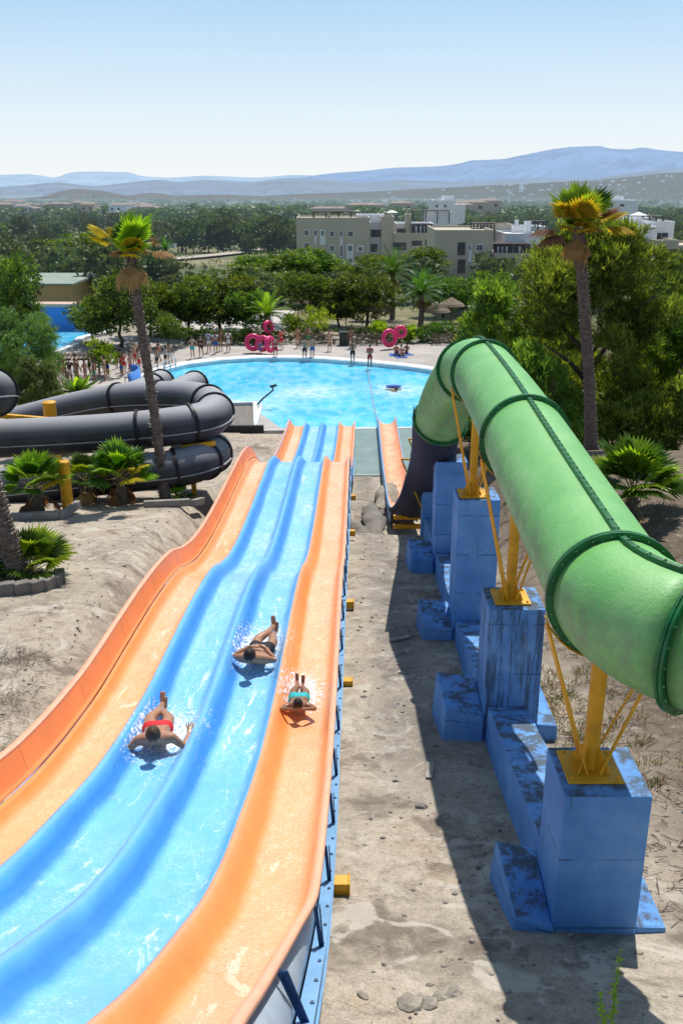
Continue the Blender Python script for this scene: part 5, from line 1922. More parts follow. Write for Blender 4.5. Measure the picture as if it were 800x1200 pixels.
# parked car
p = at(576, 366, 108); z = gz(p.x, 108)
root = empty('parked_car', (p.x, 108, z + .9), .5); tag(root, 'light blue grey car parked below the middle apartments', 'car')
M_car = pm('car_paint', (.30, .40, .52), .25, .05, 1, 0)
b = MB(); prof = [(-2.1, .35), (-2.15, .75), (-1.5, .95), (-.8, 1.4), (.9, 1.42), (1.6, .98), (2.1, .85), (2.15, .35)]
rows = [[(x * 1.0, yy, z_) for x, z_ in prof] for yy in (-.85, -.8, .8, .85)]
b.grid(rows)
for yy in (-.85, .85):
    ids = [b.vert((x, yy * 1.001, z_)) for x, z_ in prof]; b.face(ids if yy > 0 else list(reversed(ids)))
b.build('body', M_car, root, smooth=40)
b = MB()
for yy in (-.87, .87):
    b.box((.05, yy, 1.15), (1.9, .02, .35))
b.box((-1.14, 0, 1.18), (.5, 1.4, .03), M=Matrix.Rotation(-.72, 3, 'Y')); b.build('window', HG, root)
for x in (-1.35, 1.35):
    for yy in (-.8, .8):
        b = MB(); b.lathe([(.1, -.1), (.33, -.1), (.33, .1), (.1, .1)], 14, (x, yy, .34), M=Matrix.Rotation(pi / 2, 3, 'X')); b.build('wheel', M_black, root)
b = MB(); b.box((p.x, 108.5, z + .2), (14, 9, 1.4)); ops_struct(b.build('car_park', M_deck))

# ------------------------------------------------------------------ trees over the plain
tr_ = random.Random(77)
placed = []
n_mid = 0


def blocked(px, ytop, Y):
    if 345 < px < 645 and Y < 200 and ytop < 300:
        return True
    if 700 < px < 805 and Y < 165 and ytop < 305:
        return True
    if 150 < px < 345 and 122 < Y < 262 and not (Y > 232):
        return tr_.random() > .06
    return False


G_mid = 'scattered trees on the plain'
tries = 0
while n_mid < 250 and tries < 6000:
    tries += 1
    Y = 105 * (6.5 ** tr_.random())
    px = tr_.uniform(-20, 820)
    X = (px - 400) / F * Y * 1.05
    h = tr_.uniform(4.0, 8.5) * (1.0 if Y < 300 else 1.2); hw = h * tr_.uniform(.42, .62)
    z = gz(X, Y)
    el = (CAMZ - z - h) / Y
    ytop = 600 - F * tan(PITCH - math.atan(el))
    if blocked(px, ytop, Y):
        continue
    if any((X - a) ** 2 + (Y - b2) ** 2 < (1.5 * (hw + c2) * .55) ** 2 for a, b2, c2 in placed):
        continue
    placed.append((X, Y, hw)); n_mid += 1
    tree(tr_.choice(MIDP), X, Y, h, hw, 'dark green tree among the scattered trees on the plain', G_mid)
# a hedge line of round trees across the plain
for i in range(16):
    px = 208 + i * 9 + tr_.uniform(-2, 2); Y = 262 + tr_.uniform(-6, 10); X = xat(px, 270, Y)
    tree(tr_.choice(MIDP), X, Y, tr_.uniform(7, 9.5), tr_.uniform(3.0, 4.2), 'round tree in the tree line beyond the dry field', 'tree line beyond the dry field')

# woods beyond: one mass
mb = MB(); rw = random.Random(5)
protos_v = [(m.v, m.f, m.mi) for m in FARP]
count = 0
for i in range(2600):
    Y = 560 * (7.0 ** rw.random()); px = rw.uniform(-30, 830)
    X = (px - 400) / F * Y * 1.03
    if noise.noise(Vector((X / 260, Y / 420, 2))) < -.12 and Y > 650:
        continue
    h = rw.uniform(5, 10) * (1 + Y / 5000); hw = h * rw.uniform(.5, .95)
    v, f, mi = protos_v[rw.randrange(5)]
    if Y > 1100:
        f = f[::2]; mi = mi[::2]
    if Y > 2200:
        f = f[::2]; mi = mi[::2]
    z = gz(X, Y) - .5; sx_, sz_ = hw / 3.2, h / 7.0
    used = {}
    a = rw.uniform(0, 6.28); ca, sa = cos(a), sin(a)
    for face, m in zip(f, mi):
        ids = []
        for q in face:
            if q not in used:
                x_, y_, z_ = v[q]
                used[q] = mb.vert((X + (x_ * ca - y_ * sa) * sx_, Y + (x_ * sa + y_ * ca) * sx_, z + z_ * sz_))
            ids.append(used[q])
        mb.face(ids, m)
o = mb.build('woodland', [H_dark, H_mid, H_light]); tag(o, 'dark green woodland and groves covering the distant plain', 'woodland', kind='stuff')
# scrub in the dry field and on the slopes
mb = MB(); rw = random.Random(8)
for i in range(900):
    Y = rw.uniform(104, 330); X = rw.uniform(-.42, .42) * Y
    s_ = rw.uniform(.4, 1.4); z = gz(X, Y)
    for k in range(10):
        d = rdir(rw, .6); leaf(mb, Vector((X, Y, z)) + Vector((rw.uniform(-1, 1) * s_, rw.uniform(-1, 1) * s_, rw.uniform(0, .5) * s_)), d, .35 * s_, .7 * s_, rw.randrange(3), rw)
H_dry = leaf_mat('dry_scrub', (.19, .17, .08), haze=True, trans=.1)
o = mb.build('scrub', [H_mid, H_dry, H_light]); tag(o, 'low dry scrub over the field beyond the park', 'scrub', kind='stuff')
# ------------------------------------------------------------------ people
def skin_mesh(name, verts, edges, mats, sub=2):
    """verts: (x, y, z, r) - one continuous skin surface grown over a skeleton"""
    me = bpy.data.meshes.new('sk'); me.from_pydata([v[:3] for v in verts], edges, [])
    o = bpy.data.objects.new('sk', me); COL.objects.link(o)
    m = o.modifiers.new('skin', 'SKIN'); m.use_smooth_shade = True
    sk = me.skin_vertices[0].data
    for i, v in enumerate(verts):
        r = v[3]
        sk[i].radius = (r, r) if not hasattr(r, '__len__') else r
        sk[i].use_root = (i == 0)
    s = o.modifiers.new('sub', 'SUBSURF'); s.levels = sub; s.render_levels = sub
    dg = bpy.context.evaluated_depsgraph_get(); dg.update()
    out = bpy.data.meshes.new_from_object(o.evaluated_get(dg)); out.name = name
    bpy.data.objects.remove(o)
    out.materials.clear()
    for mm in (mats if isinstance(mats, (list, tuple)) else [mats]):
        out.materials.append(mm)
    out.polygons.foreach_set('use_smooth', [True] * len(out.polygons))
    return out


def join_mb(me, mb, mi_off=0):
    """add MB faces to an evaluated mesh"""
    base = len(me.vertices)
    v = [tuple(x.co) for x in me.vertices] + mb.v
    f = [tuple(p.vertices) for p in me.polygons] + [tuple(i + base for i in q) for q in mb.f]
    mi = [p.material_index for p in me.polygons] + [m + mi_off for m in mb.mi]
    out = bpy.data.meshes.new(me.name)
    out.from_pydata(v, [], f)
    for m in me.materials:
        out.materials.append(m)
    out.polygons.foreach_set('material_index', mi)
    out.polygons.foreach_set('use_smooth', [True] * len(f))
    return out


def skinmat(name, c):
    t = NT(name)
    n1 = t.noise(t.coord('Object'), 7, 3)
    col = t.ramp(n1, [(.3, tuple(x * .85 for x in c)), (.7, tuple(min(1, x * 1.1) for x in c))])
    t.b.inputs['Subsurface Weight'].default_value = .08
    t.b.inputs['Subsurface Radius'].default_value = (.02, .008, .004)
    return t.done(col, .30)


S_tan = skinmat('skin_tan', (.43, .22, .13)); S_fair = skinmat('skin_fair', (.55, .33, .23)); S_brown = skinmat('skin_brown', (.28, .14, .08))
M_hair = pm('dark_hair', (.014, .010, .008), .6, .4, 30, .6, 120)
M_hairb = pm('brown_hair', (.06, .032, .016), .6, .4, 30, .6, 120)
M_eye = pm('eye', (.02, .015, .012), .2, 0, 1, 0); M_lip = pm('lip', (.36, .12, .09), .5, 0, 1, 0)
CL = {n: pm(n + '_fabric', c, .8, .15, 5, .2, 60) for n, c in dict(red=(.62, .025, .03), black=(.018, .018, .028), turquoise=(.03, .42, .45), blue=(.03, .10, .40), white=(.65, .65, .63), pink=(.7, .12, .25), green=(.06, .25, .10), pale_blue=(.3, .5, .7)).items()}


def standing(seed, pose='stand'):
    """skeleton facing -Y, 1.72 m"""
    r = random.Random(seed)
    V = [(0, 0, .94, (.135, .095)), (0, .0, 1.06, (.125, .085)), (0, .01, 1.22, (.145, .095)), (0, .01, 1.36, (.15, .09)), (0, 0, 1.455, (.05, .05)), (0, -.01, 1.53, (.055, .058)), (0, -.015, 1.62, (.078, .092)), (0, -.01, 1.69, (.055, .065))]
    E = [(0, 1), (1, 2), (2, 3), (3, 4), (4, 5), (5, 6), (6, 7)]

    def chain(root, pts):
        pr = root
        for p in pts:
            V.append(p); E.append((pr, len(V) - 1)); pr = len(V) - 1
        return pr
    st = .04 if pose != 'walk' else .22
    for sg in (-1, 1):
        fy = sg * st * (1 if pose == 'walk' else .4)
        chain(0, [(sg * .095, 0, .86, .09), (sg * .105, -.02 + fy * .5, .5, .058), (sg * .105, .01 + fy * .7, .36, .055), (sg * .11, .03 + fy, .09, .036), (sg * .115, -.02 + fy, .035, (.04, .035)), (sg * .125, -.14 + fy, .02, (.038, .02))])
        if pose == 'hips':
            arm = [(sg * .18, .01, 1.40, .06), (sg * .34, .06, 1.17, .042), (sg * .22, -.04, 1.00, .034), (sg * .16, -.08, .99, (.04, .02))]
        elif pose == 'cross':
            arm = [(sg * .18, .01, 1.40, .06), (sg * .24, -.02, 1.13, .042), (sg * .05, -.17, 1.16, .034), (-sg * .06, -.18, 1.19, (.04, .02))]
        elif pose == 'up' and sg > 0:
            arm = [(sg * .18, .01, 1.40, .06), (sg * .36, -.08, 1.42, .042), (sg * .22, -.16, 1.62, .034), (sg * .16, -.17, 1.69, (.035, .02))]
        else:
            o = sg * r.uniform(.02, .07) if pose != 'walk' else sg * .05
            arm = [(sg * .18, .01, 1.40, .06), (sg * .24 + o, .03 - fy * .4, 1.12, .042), (sg * .25 + o, -.06 - fy * .6, .88, .032), (sg * .25 + o, -.09 - fy * .6, .79, (.02, .038))]
        e = chain(3, arm)
        q = V[e]; q0 = V[e - 1]
        d = (Vector(q[:3]) - Vector(q0[:3])).normalized()
        for k in range(4):
            p = Vector(q[:3]) + d * (.05 + .012 * (k % 3)) + Vector((0, (k - 1.5) * .02, 0))
            V.append((*p, .009)); E.append((e, len(V) - 1))
        p = Vector(q[:3]) + d * .02 + Vector((0, -.045, 0)); V.append((*p, .01)); E.append((e, len(V) - 1))
    return V, E


def shorts_skel(long=True):
    V = [(0, 0, 1.0, (.15, .112)), (0, 0, .93, (.158, .118))]
    E = [(0, 1)]
    for sg in (-1, 1):
        V.append((sg * .095, 0, .84, .108)); E.append((1, len(V) - 1))
        if long:
            V.append((sg * .105, -.01, .62, .09)); E.append((len(V) - 2, len(V) - 1))
    return V, E


BODY = []
for i, ps in enumerate(('stand', 'hips', 'cross', 'walk', 'up', 'stand')):
    V, E = standing(i, ps)
    BODY.append(skin_mesh('body', V, E, [S_tan, S_fair, S_brown][i % 3], 1))
V, E = shorts_skel(True); SH = {k: skin_mesh('shorts', V, E, CL[k], 1) for k in ('red', 'black', 'blue', 'turquoise', 'green', 'white')}
V, E = shorts_skel(False); BR = {k: skin_mesh('swim_briefs', V, E, CL[k], 1) for k in ('red', 'black', 'pink', 'blue')}
V = [(0, .0, 1.02, (.145, .105)), (0, .01, 1.2, (.16, .112)), (0, .01, 1.36, (.172, .11)), (-.18, .01, 1.41, .075), (.18, .01, 1.41, .075), (-.24, .0, 1.3, .062), (.24, .0, 1.3, .062)]
TS = {k: skin_mesh('shirt', V, [(0, 1), (1, 2), (2, 3), (2, 4), (3, 5), (4, 6)], CL[k], 1) for k in ('red', 'white', 'pale_blue', 'blue', 'black')}
mb = MB(); mb.ellipsoid((0, .012, 1.655), (.093, .108, .098), 12, 8); HAIR_S = mb.mesh('hair', M_hair, True)
mb = MB(); mb.ellipsoid((0, .02, 1.655), (.096, .112, .10), 12, 8); mb.ellipsoid((0, .07, 1.5), (.07, .05, .16), 10, 6); HAIR_L = mb.mesh('hair', M_hairb, True)


def person(X, Y, z, body, bottom, top=None, long_hair=False, rz=0, label='', group=None, s=1.0, category='person'):
    root = empty('person', (X, Y, z), rz); root.scale = (s, s, s); tag(root, label, category, group)
    link('body', BODY[body], root)
    link('shorts' if bottom in SH.values() else 'swim_briefs', bottom, root)
    if top:
        link('shirt', TS[top], root)
    link('hair', HAIR_L if long_hair else HAIR_S, root)
    return root


def pp(px, py, z=.1):
    return onz(px, py, z)


FAR = [
    (323, 421, 1, SH['red'], 'red', 0, 'lifeguard in red shirt and shorts standing beside the pink rings', 1.0),
    (357, 422, 0, SH['black'], None, 0, 'left bather of the pair at the pool edge in dark shorts', 1.0),
    (366, 421, 1, SH['blue'], None, 0, 'right bather of the pair at the pool edge with hands on hips', 1.02),
    (349, 407, 3, BR['black'], None, 1, 'long haired bather walking behind the pair at the pool edge', .98),
    (361, 406, 2, SH['green'], None, 0, 'bather in green shorts standing behind the pair', 1.0),
    (386, 411, 4, BR['red'], None, 1, 'bather with a raised arm standing left of the litter bin', 1.0),
    (413, 426, 2, SH['black'], None, 0, 'bather with folded arms alone at the pool edge', 1.02),
    (411, 408, 5, BR['blue'], None, 0, 'bather near the hedge right of the litter bin', 1.0),
    (433, 431, 2, SH['red'], 'red', 0, 'lifeguard in red with folded arms at the very edge of the pool', 1.0),
    (305, 417, 5, SH['blue'], 'blue', 0, 'child in blue standing in front of the pink rings', .68),
    (330, 409, 4, SH['red'], 'red', 0, 'person in red handling the upright pink ring', .95),
    (245, 413, 0, SH['white'], 'pale_blue', 0, 'person in pale blue shirt waiting under the pines', 1.0),
    (253, 414, 2, SH['blue'], 'white', 0, 'person in white shirt and blue shorts under the pines', 1.0),
    (259, 411, 5, BR['black'], None, 1, 'slim long haired bather right of the white shirt', 1.0),
    (268, 412, 0, SH['white'], 'white', 0, 'person in white on the right of the group under the pines', 1.0),
    (236, 418, 3, SH['black'], 'black', 0, 'person in black walking under the pines', 1.0),
    (226, 420, 1, SH['turquoise'], None, 0, 'bather in turquoise shorts under the pines', 1.0),
    (200, 428, 3, SH['white'], None, 0, 'bather in white shorts walking past the end of the railing', 1.0),
]
for (px, py, bd, bt, tp_, lh, lb, s_) in FAR:
    p = pp(px, py)
    person(p.x, p.y, .1, bd, bt, tp_, lh, rnd.uniform(-.4, .4), lb, None, s_)
# seated group by the second ring
for i, (px, py, lb) in enumerate(((464, 415, 'seated bather on a blue towel left in the group by the pink ring'), (470, 417, 'seated bather in the middle of the group on blue towels'), (476, 414, 'seated bather on the right of the group by the fence'))):
    p = pp(px, py)
    V = [(0, 0, .14, (.15, .12)), (0, .05, .3, (.125, .09)), (0, .08, .5, (.15, .095)), (0, .08, .62, .05), (0, .05, .74, (.08, .09)), (0, .05, .83, (.06, .07))]
    E = [(0, 1), (1, 2), (2, 3), (3, 4), (4, 5)]
    for sg in (-1, 1):
        n0 = len(V); V += [(sg * .11, -.12, .14, .09), (sg * .14, -.42, .40, .06), (sg * .13, -.62, .10, .04), (sg * .14, -.72, .04, (.035, .03))]
        E += [(0, n0), (n0, n0 + 1), (n0 + 1, n0 + 2), (n0 + 2, n0 + 3)]
        n0 = len(V); V += [(sg * .18, .06, .54, .06), (sg * .26, -.08, .34, .042), (sg * .14, -.32, .42, .034)]
        E += [(2, n0), (n0, n0 + 1), (n0 + 1, n0 + 2)]
    root = empty('person', (p.x, p.y, .1), rnd.uniform(-.6, .6)); tag(root, lb, 'person')
    link('body', skin_mesh('body', V, E, [S_tan, S_fair, S_brown][i], 1), root)
    b = MB(); b.ellipsoid((0, .062, .79), (.09, .10, .09), 10, 7); b.build('hair', M_hair, root, smooth=True)
    b = MB(); b.ellipsoid((0, -.01, .15), (.17, .15, .12), 12, 8); b.build('swim_briefs', CL[('blue', 'black', 'pink')[i]], root, smooth=True)
    b = MB(); b.box((p.x - .1, p.y - .35, .105), (.9, 1.3, .03), rot=.2 * i)
    tag(b.build('towel', CL['blue']), ('blue towel under the left seated bather', 'blue towel under the middle seated bather', 'blue towel under the right seated bather')[i], 'towel')
# queue along the railing
q_ = random.Random(9); seen = []
tr2 = 0
while len(seen) < 40 and tr2 < 2000:
    tr2 += 1
    u = q_.random(); w2 = q_.random()
    X = lerp(-18.6, -12.6, u) - w2 * 1.6; Y = lerp(60.0, 72.0, u * .75 + w2 * .3)
    if any((X - a) ** 2 + (Y - b2) ** 2 < .36 for a, b2 in seen) or inpoly(X, Y, offset_poly(POOL, 1.3)):
        continue
    seen.append((X, Y))
    person(X, Y, .1, q_.randrange(6), q_.choice(list(SH.values()) + list(BR.values())), q_.choice((None, None, None, None, None, 'red', 'black')), q_.random() < .35, q_.uniform(-2, 2),
           'bather waiting in the crowded queue beside the railing left of the pool', 'bathers in the queue beside the pool', q_.uniform(.85, 1.03))

# pink rings
M_pink = pm('pink_vinyl', (.80, .045, .17), .3, .1, 2, .1, 10)
for (px, py, R_, tilt, yaw, lb) in ((297, 409, .52, 82, .1, 'left pink inflatable ring standing on edge by the lifeguard'), (308, 410, .48, 80, -.4, 'middle pink inflatable ring standing on edge'), (317, 411, .50, 78, 1.0, 'right pink inflatable ring turned sideways next to the lifeguard'),
                                (315, 399, .42, 80, .9, 'pink inflatable ring raised behind the others'), (456, 404, .58, 84, .5, 'pink inflatable ring standing upright beside the seated group'), (469, 404, .36, 70, .2, 'small red pink ring held up in the seated group')):
    p = pp(px, py + R_ * 8, .1)
    q = Matrix.Rotation(yaw, 3, 'Z') @ Matrix.Rotation(radians(tilt), 3, 'X')
    b = MB(); N, n = 28, 12
    rings = []
    for k in range(N):
        a = 2 * pi * k / N
        rings.append([b.vert(q @ Vector(((R_ + .19 * cos(2 * pi * m / n)) * cos(a), (R_ + .19 * cos(2 * pi * m / n)) * sin(a), .19 * sin(2 * pi * m / n)))) for m in range(n)])
    for k in range(N):
        for m in range(n):
            b.face((rings[k][m], rings[(k + 1) % N][m], rings[(k + 1) % N][(m + 1) % n], rings[k][(m + 1) % n]))
    up = .1 + .1 + (R_ + .2) * sin(radians(tilt)) + (.65 if 'raised' in lb or 'held' in lb else 0)
    tag(b.build('inflatable_ring', M_pink, smooth=True, loc=(p.x, p.y, up)), lb, 'inflatable ring')

# swimmer
p = onz(456, 457, 0)
root = empty('person', (p.x, p.y, 0), .9); tag(root, 'swimmer with one arm on a dark blue board in the pool', 'person')
V = [(0, 0, .0, (.12, .09)), (0, -.3, .02, (.15, .09)), (0, -.45, .06, .055), (0, -.56, .14, (.085, .09)), (0, -.64, .16, (.06, .06)), (0, .5, -.08, .07), (0, 1.0, -.12, .04)]
E = [(0, 1), (1, 2), (2, 3), (3, 4), (0, 5), (5, 6)]
for sg in (-1, 1):
    n0 = len(V); V += [(sg * .18, -.34, .03, .055), (sg * .30, -.6, .06, .04), (sg * .25, -.85, .08, .03)]; E += [(1, n0), (n0, n0 + 1), (n0 + 1, n0 + 2)]
link('body', skin_mesh('body', V, E, S_tan, 1), root)
b = MB(); b.ellipsoid((0, -.57, .19), (.1, .11, .09), 10, 7); b.build('hair', M_hair, root, smooth=True)
o = onz(461, 454, 0); b = MB(); b.ellipsoid((0, 0, 0), (.55, .3, .07), 16, 8); tag(b.build('float_board', CL['blue'], smooth=True, loc=(o.x, o.y, .1)), 'dark blue float board beside the swimmer', 'float board')
# handrail hook on gravel corner
b = MB(); p = onz(298, 478, .1); b.tube([p, p + Vector((.5, .3, .5)), p + Vector((1.1, .5, .95)), p + Vector((1.15, .5, 1.25))], .05, 6); b.tube([p + Vector((.95, .5, 1.2)), p + Vector((1.35, .5, 1.3))], .08, 6)
tag(b.build('water_jet_pipe', M_black, smooth=True), 'thin bent black pipe on the gravel corner of the pool', 'pipe')


# ------------------------------------------------------------------ riders
def hand(mb_v, mb_e, root, palm, d, side, curl=.25, s=1.0):
    """palm then four unequal fingers with a knuckle bend and a thumb"""
    d = Vector(d).normalized(); side = Vector(side).normalized(); nrm = d.cross(side).normalized()
    V, E = mb_v, mb_e
    palm = Vector(palm)
    V.append((*palm, .026 * s)); p0 = len(V) - 1; E.append((root, p0))
    V.append((*(palm + d * .04 * s), (.036 * s, .016 * s))); p1 = len(V) - 1; E.append((p0, p1))
    for k, L_ in enumerate((.070, .080, .075, .058)):
        o = side * (k - 1.5) * .022 * s
        a = palm + d * (.05 + L_ * .5) * s + o * 1.2 + nrm * .004
        t_ = a + (d * (1 - curl) + nrm * curl).normalized() * L_ * .55 * s
        V.append((*a, .010 * s)); E.append((p1, len(V) - 1)); V.append((*t_, .008 * s)); E.append((len(V) - 2, len(V) - 1))
    a = palm - side * .042 * s + d * .02 * s; t_ = a - side * .018 * s + d * .035 * s
    V.append((*a, .012 * s)); E.append((p0, len(V) - 1)); V.append((*t_, .009 * s)); E.append((len(V) - 2, len(V) - 1))


def head_geo(mb, c, M, s=1.0):
    """head with face looking along local -Y, crown +Z; M orients it"""
    def T(p):
        return Vector(c) + M @ (Vector(p) * s)
    n, m = 20, 14; rings = []
    for i in range(1, m):
        th = pi * i / m; ring = []
        for k in range(n):
            a = 2 * pi * k / n
            x, y, z = sin(th) * cos(a), sin(th) * sin(a), cos(th)
            wz = .078 if z > -.1 else .078 - .022 * min(1, (-z - .1) / .8)
            yy = y * (.098 if y > 0 else .090)
            if z < -.35 and y > 0:
                yy *= .75
            ring.append(mb.vert(T((x * wz, yy, z * .118))))
        rings.append(ring)
    ti, bi = mb.vert(T((0, 0, .118))), mb.vert(T((0, 0, -.118)))
    for k in range(n):
        k2 = (k + 1) % n
        mb.face((ti, rings[0][k], rings[0][k2]), 0); mb.face((bi, rings[-1][k2], rings[-1][k]), 0)
        for i in range(m - 2):
            mb.face((rings[i][k], rings[i + 1][k], rings[i + 1][k2], rings[i][k2]), 0)
    mb.ellipsoid(T((0, -.098, -.012)), (.013 * s, .020 * s, .030 * s), 8, 6, 0, M=M)
    for sg in (-1, 1):
        mb.ellipsoid(T((sg * .03, -.082, .012)), (.013 * s, .009 * s, .008 * s), 8, 6, 1, M=M)
        mb.ellipsoid(T((sg * .03, -.082, .032)), (.018 * s, .008 * s, .004 * s), 8, 5, 1, M=M)
        mb.ellipsoid(T((sg * .080, .005, -.005)), (.010 * s, .020 * s, .030 * s), 8, 6, 0, M=M)
    mb.ellipsoid(T((0, -.084, -.055)), (.024 * s, .010 * s, .008 * s), 8, 5, 2, M=M)


def rider(px, py, Y, label, skin, hairm, shorts, shname, arms, feet, s=1.0, yaw=0.0, lane_i=1, long=True):
    """lies on the back, feet away from the camera (+Y), head toward it"""
    p = at(px, py, Y)
    zf = floor_z(Y)
    slope = (floor_z(Y + .6) - floor_z(Y - .6)) / 1.2
    root = empty('person', (p.x, Y, zf + .02)); root.rotation_euler = (math.atan(slope), 0, yaw); root.scale = (s * 1.13, s, s * 1.1)
    tag(root, label, 'person')
    V = [(0, 0, .11, (.15, .105)), (0, -.14, .12, (.135, .095)), (0, -.32, .15, (.165, .105)), (0, -.46, .19, (.175, .10)), (0, -.57, .24, (.06, .06)), (0, -.64, .285, (.056, .056))]
    E = [(0, 1), (1, 2), (2, 3), (3, 4), (4, 5)]

    def chain(r_, pts):
        pr = r_
        for q in pts:
            V.append(q); E.append((pr, len(V) - 1)); pr = len(V) - 1
        return pr
    for sg, ft in zip((-1, 1), feet):
        kx, kz, ax, ay, az, tx, ty, tz = ft
        chain(0, [(sg * .10, .09, .11, .095), (sg * .095 + kx * .5, .34, .13 + kz * .5, .078), (kx, .50, .13 + kz, .058), (lerp(kx, ax, .35), lerp(.5, ay, .35), lerp(.13 + kz, az, .35) - .01, .056), (ax, ay, az, .036), (lerp(ax, tx, .35), ay + .055, az + .01, (.036, .034)), (lerp(ax, tx, .7), ty * .5 + (ay + .05) * .5, tz * .6 + az * .4, (.040, .026)), (tx, ty, tz, (.036, .016))])
    for sg, ar in zip((-1, 1), arms):
        (ex, ey, ez), (wx, wy, wz), hd, sd3 = ar
        e = chain(3, [(sg * .20, -.45, .18, .066), (lerp(sg * .2, ex, .5), lerp(-.45, ey, .5), lerp(.18, ez, .5), .052), (ex, ey, ez, .043), (lerp(ex, wx, .4), lerp(ey, wy, .4), lerp(ez, wz, .4), .041), (wx, wy, wz, .028)])
        hd = Vector(hd).normalized()
        hand(V, E, e, Vector((wx, wy, wz)) + hd * .05, hd, sd3)
    me = skin_mesh('body', V, E, [skin, M_eye, M_lip], 2)
    hm = MB()
    Mh = Matrix.Rotation(radians(-62), 3, 'X')    # lying back, face to the sky and toward the feet
    hc = Vector((0, -.735, .345))
    # local +Z (crown) -> toward camera; local -Y (face) -> up
    Mh = Matrix(((1, 0, 0), (0, .42, -.907), (0, -.907, -.42))).transposed()
    Mh = Matrix.Rotation(radians(58), 3, 'X')
    head_geo(hm, hc, Mh)
    me = join_mb(me, hm)
    link('body', me, root)
    hb = MB()
    # hair cap: upper back of the head
    n, m = 22, 12; rings = []
    for i in range(m):
        th = pi * .60 * i / (m - 1); ring = []
        for k in range(n):
            a = 2 * pi * k / n
            lift = 1.0 if sin(a) > -.2 else (.86 if i == m - 1 else 1)
            th2 = th * (1.0 if sin(a) > 0 else lerp(1, .52, -sin(a)))
            jit = 1 + .035 * noise.noise(Vector((cos(a) * 4, sin(a) * 4, th * 6)))
            q = Vector((sin(th2) * cos(a) * .085 * jit, sin(th2) * sin(a) * .105 * jit, cos(th2) * .126 * jit))
            ring.append(hb.vert(hc + Mh @ q))
        rings.append(ring)
    for i in range(m - 1):
        for k in range(n):
            hb.face((rings[i][k], rings[i + 1][k], rings[i + 1][(k + 1) % n], rings[i][(k + 1) % n]))
    hb.build('hair', hairm, root, smooth=True).modifiers.new('thick', 'SOLIDIFY').thickness = .01
    SV = [(0, -.10, .12, (.152, .112)), (0, .0, .115, (.168, .122))]; SE = [(0, 1)]
    for sg, ft in zip((-1, 1), feet):
        kx, kz = ft[0], ft[1]
        SV.append((sg * .10, .10, .115, .112)); SE.append((1, len(SV) - 1))
        SV.append((sg * .098 + kx * .3, .24 if long else .17, .125 + kz * .3, .10)); SE.append((len(SV) - 2, len(SV) - 1))
    link(shname, skin_mesh(shname, SV, SE, shorts, 2), root)
    return root


rider(184, 852, 11.25, 'man in red swim shorts sliding feet first down the left blue lane', S_tan, M_hairb, CL['red'], 'swim_shorts',
      [((-.34, -.46, .05), (-.30, -.20, .05), (.15, 1, .05), (1, 0, 0)), ((.33, -.45, .05), (.38, -.20, .12), (.1, 1, .5), (-1, 0, 0))],
      [(-.02, .06, .02, .93, .14, .03, 1.02, .30), (.07, .03, .04, .90, .07, .06, .98, .24)], 1.02, .14, 1, False)
rider(304, 752, 14.25, 'man in black shorts with arms folded sliding down the right blue lane', S_tan, M_hair, CL['black'], 'swim_shorts',
      [((-.29, -.40, .18), (-.10, -.28, .29), (1, .1, .05), (0, 1, 0)), ((.29, -.34, .12), (.09, -.20, .28), (-1, -.1, .1), (0, 1, 0))],
      [(-.01, .07, .03, .94, .16, .01, 1.03, .32), (.09, .03, .06, .90, .07, .08, .98, .24)], 1.04, -.13, 2)
rider(350, 808, 12.45, 'child in turquoise shorts with hands behind the head on the right orange lane', S_brown, M_hair, CL['turquoise'], 'swim_shorts',
      [((-.29, -.62, .20), (-.13, -.80, .27), (1, .1, .1), (0, 0, 1)), ((.29, -.62, .20), (.13, -.80, .27), (-1, .1, .1), (0, 0, 1))],
      [(-.04, .05, -.05, .92, .12, -.06, 1.0, .28), (.06, .02, .05, .90, .08, .06, .97, .25)], .76, .02, 3)

# water thrown up around each rider
M_drop = pm('water_droplet', (.85, .92, 1.0), .1, 0, 1, 0)
t = NT('thin_foam')
n1 = t.noise(t.coord('World', (1, .5, 1)), 20, 5, .8)
uv = t.new('ShaderNodeUVMap').outputs[0]; ds = t.new('ShaderNodeVectorMath', operation='DISTANCE'); t.link(uv, ds.inputs[0]); ds.inputs[1].default_value = (.5, .5, 0)
fall = t.ramp(ds.outputs['Value'], [(.12, .24), (.5, -.05)])
al = t.ramp(t.math('ADD', n1, fall), [(.60, 0), (.74, .9)])
t.b.inputs['Base Color'].default_value = (.9, .95, 1, 1); t.link(al, t.b.inputs['Alpha']); t.b.inputs['Roughness'].default_value = .4
M_foam = t.done()


def lane_z(X, Y):
    k = width_k(Y); x4 = xr4(Y)
    for i in range(4):
        x0, x1 = x4 + OFF[i] * k, x4 + OFF[i + 1] * k
        if x0 <= X <= x1:
            u = (X - x0) / (x1 - x0)
            for j in range(len(TR) - 1):
                if TR[j][0] <= u <= TR[j + 1][0]:
                    return floor_z(Y) + lerp(TR[j][1], TR[j + 1][1], (u - TR[j][0]) / (TR[j + 1][0] - TR[j][0]))
    return floor_z(Y) + .3


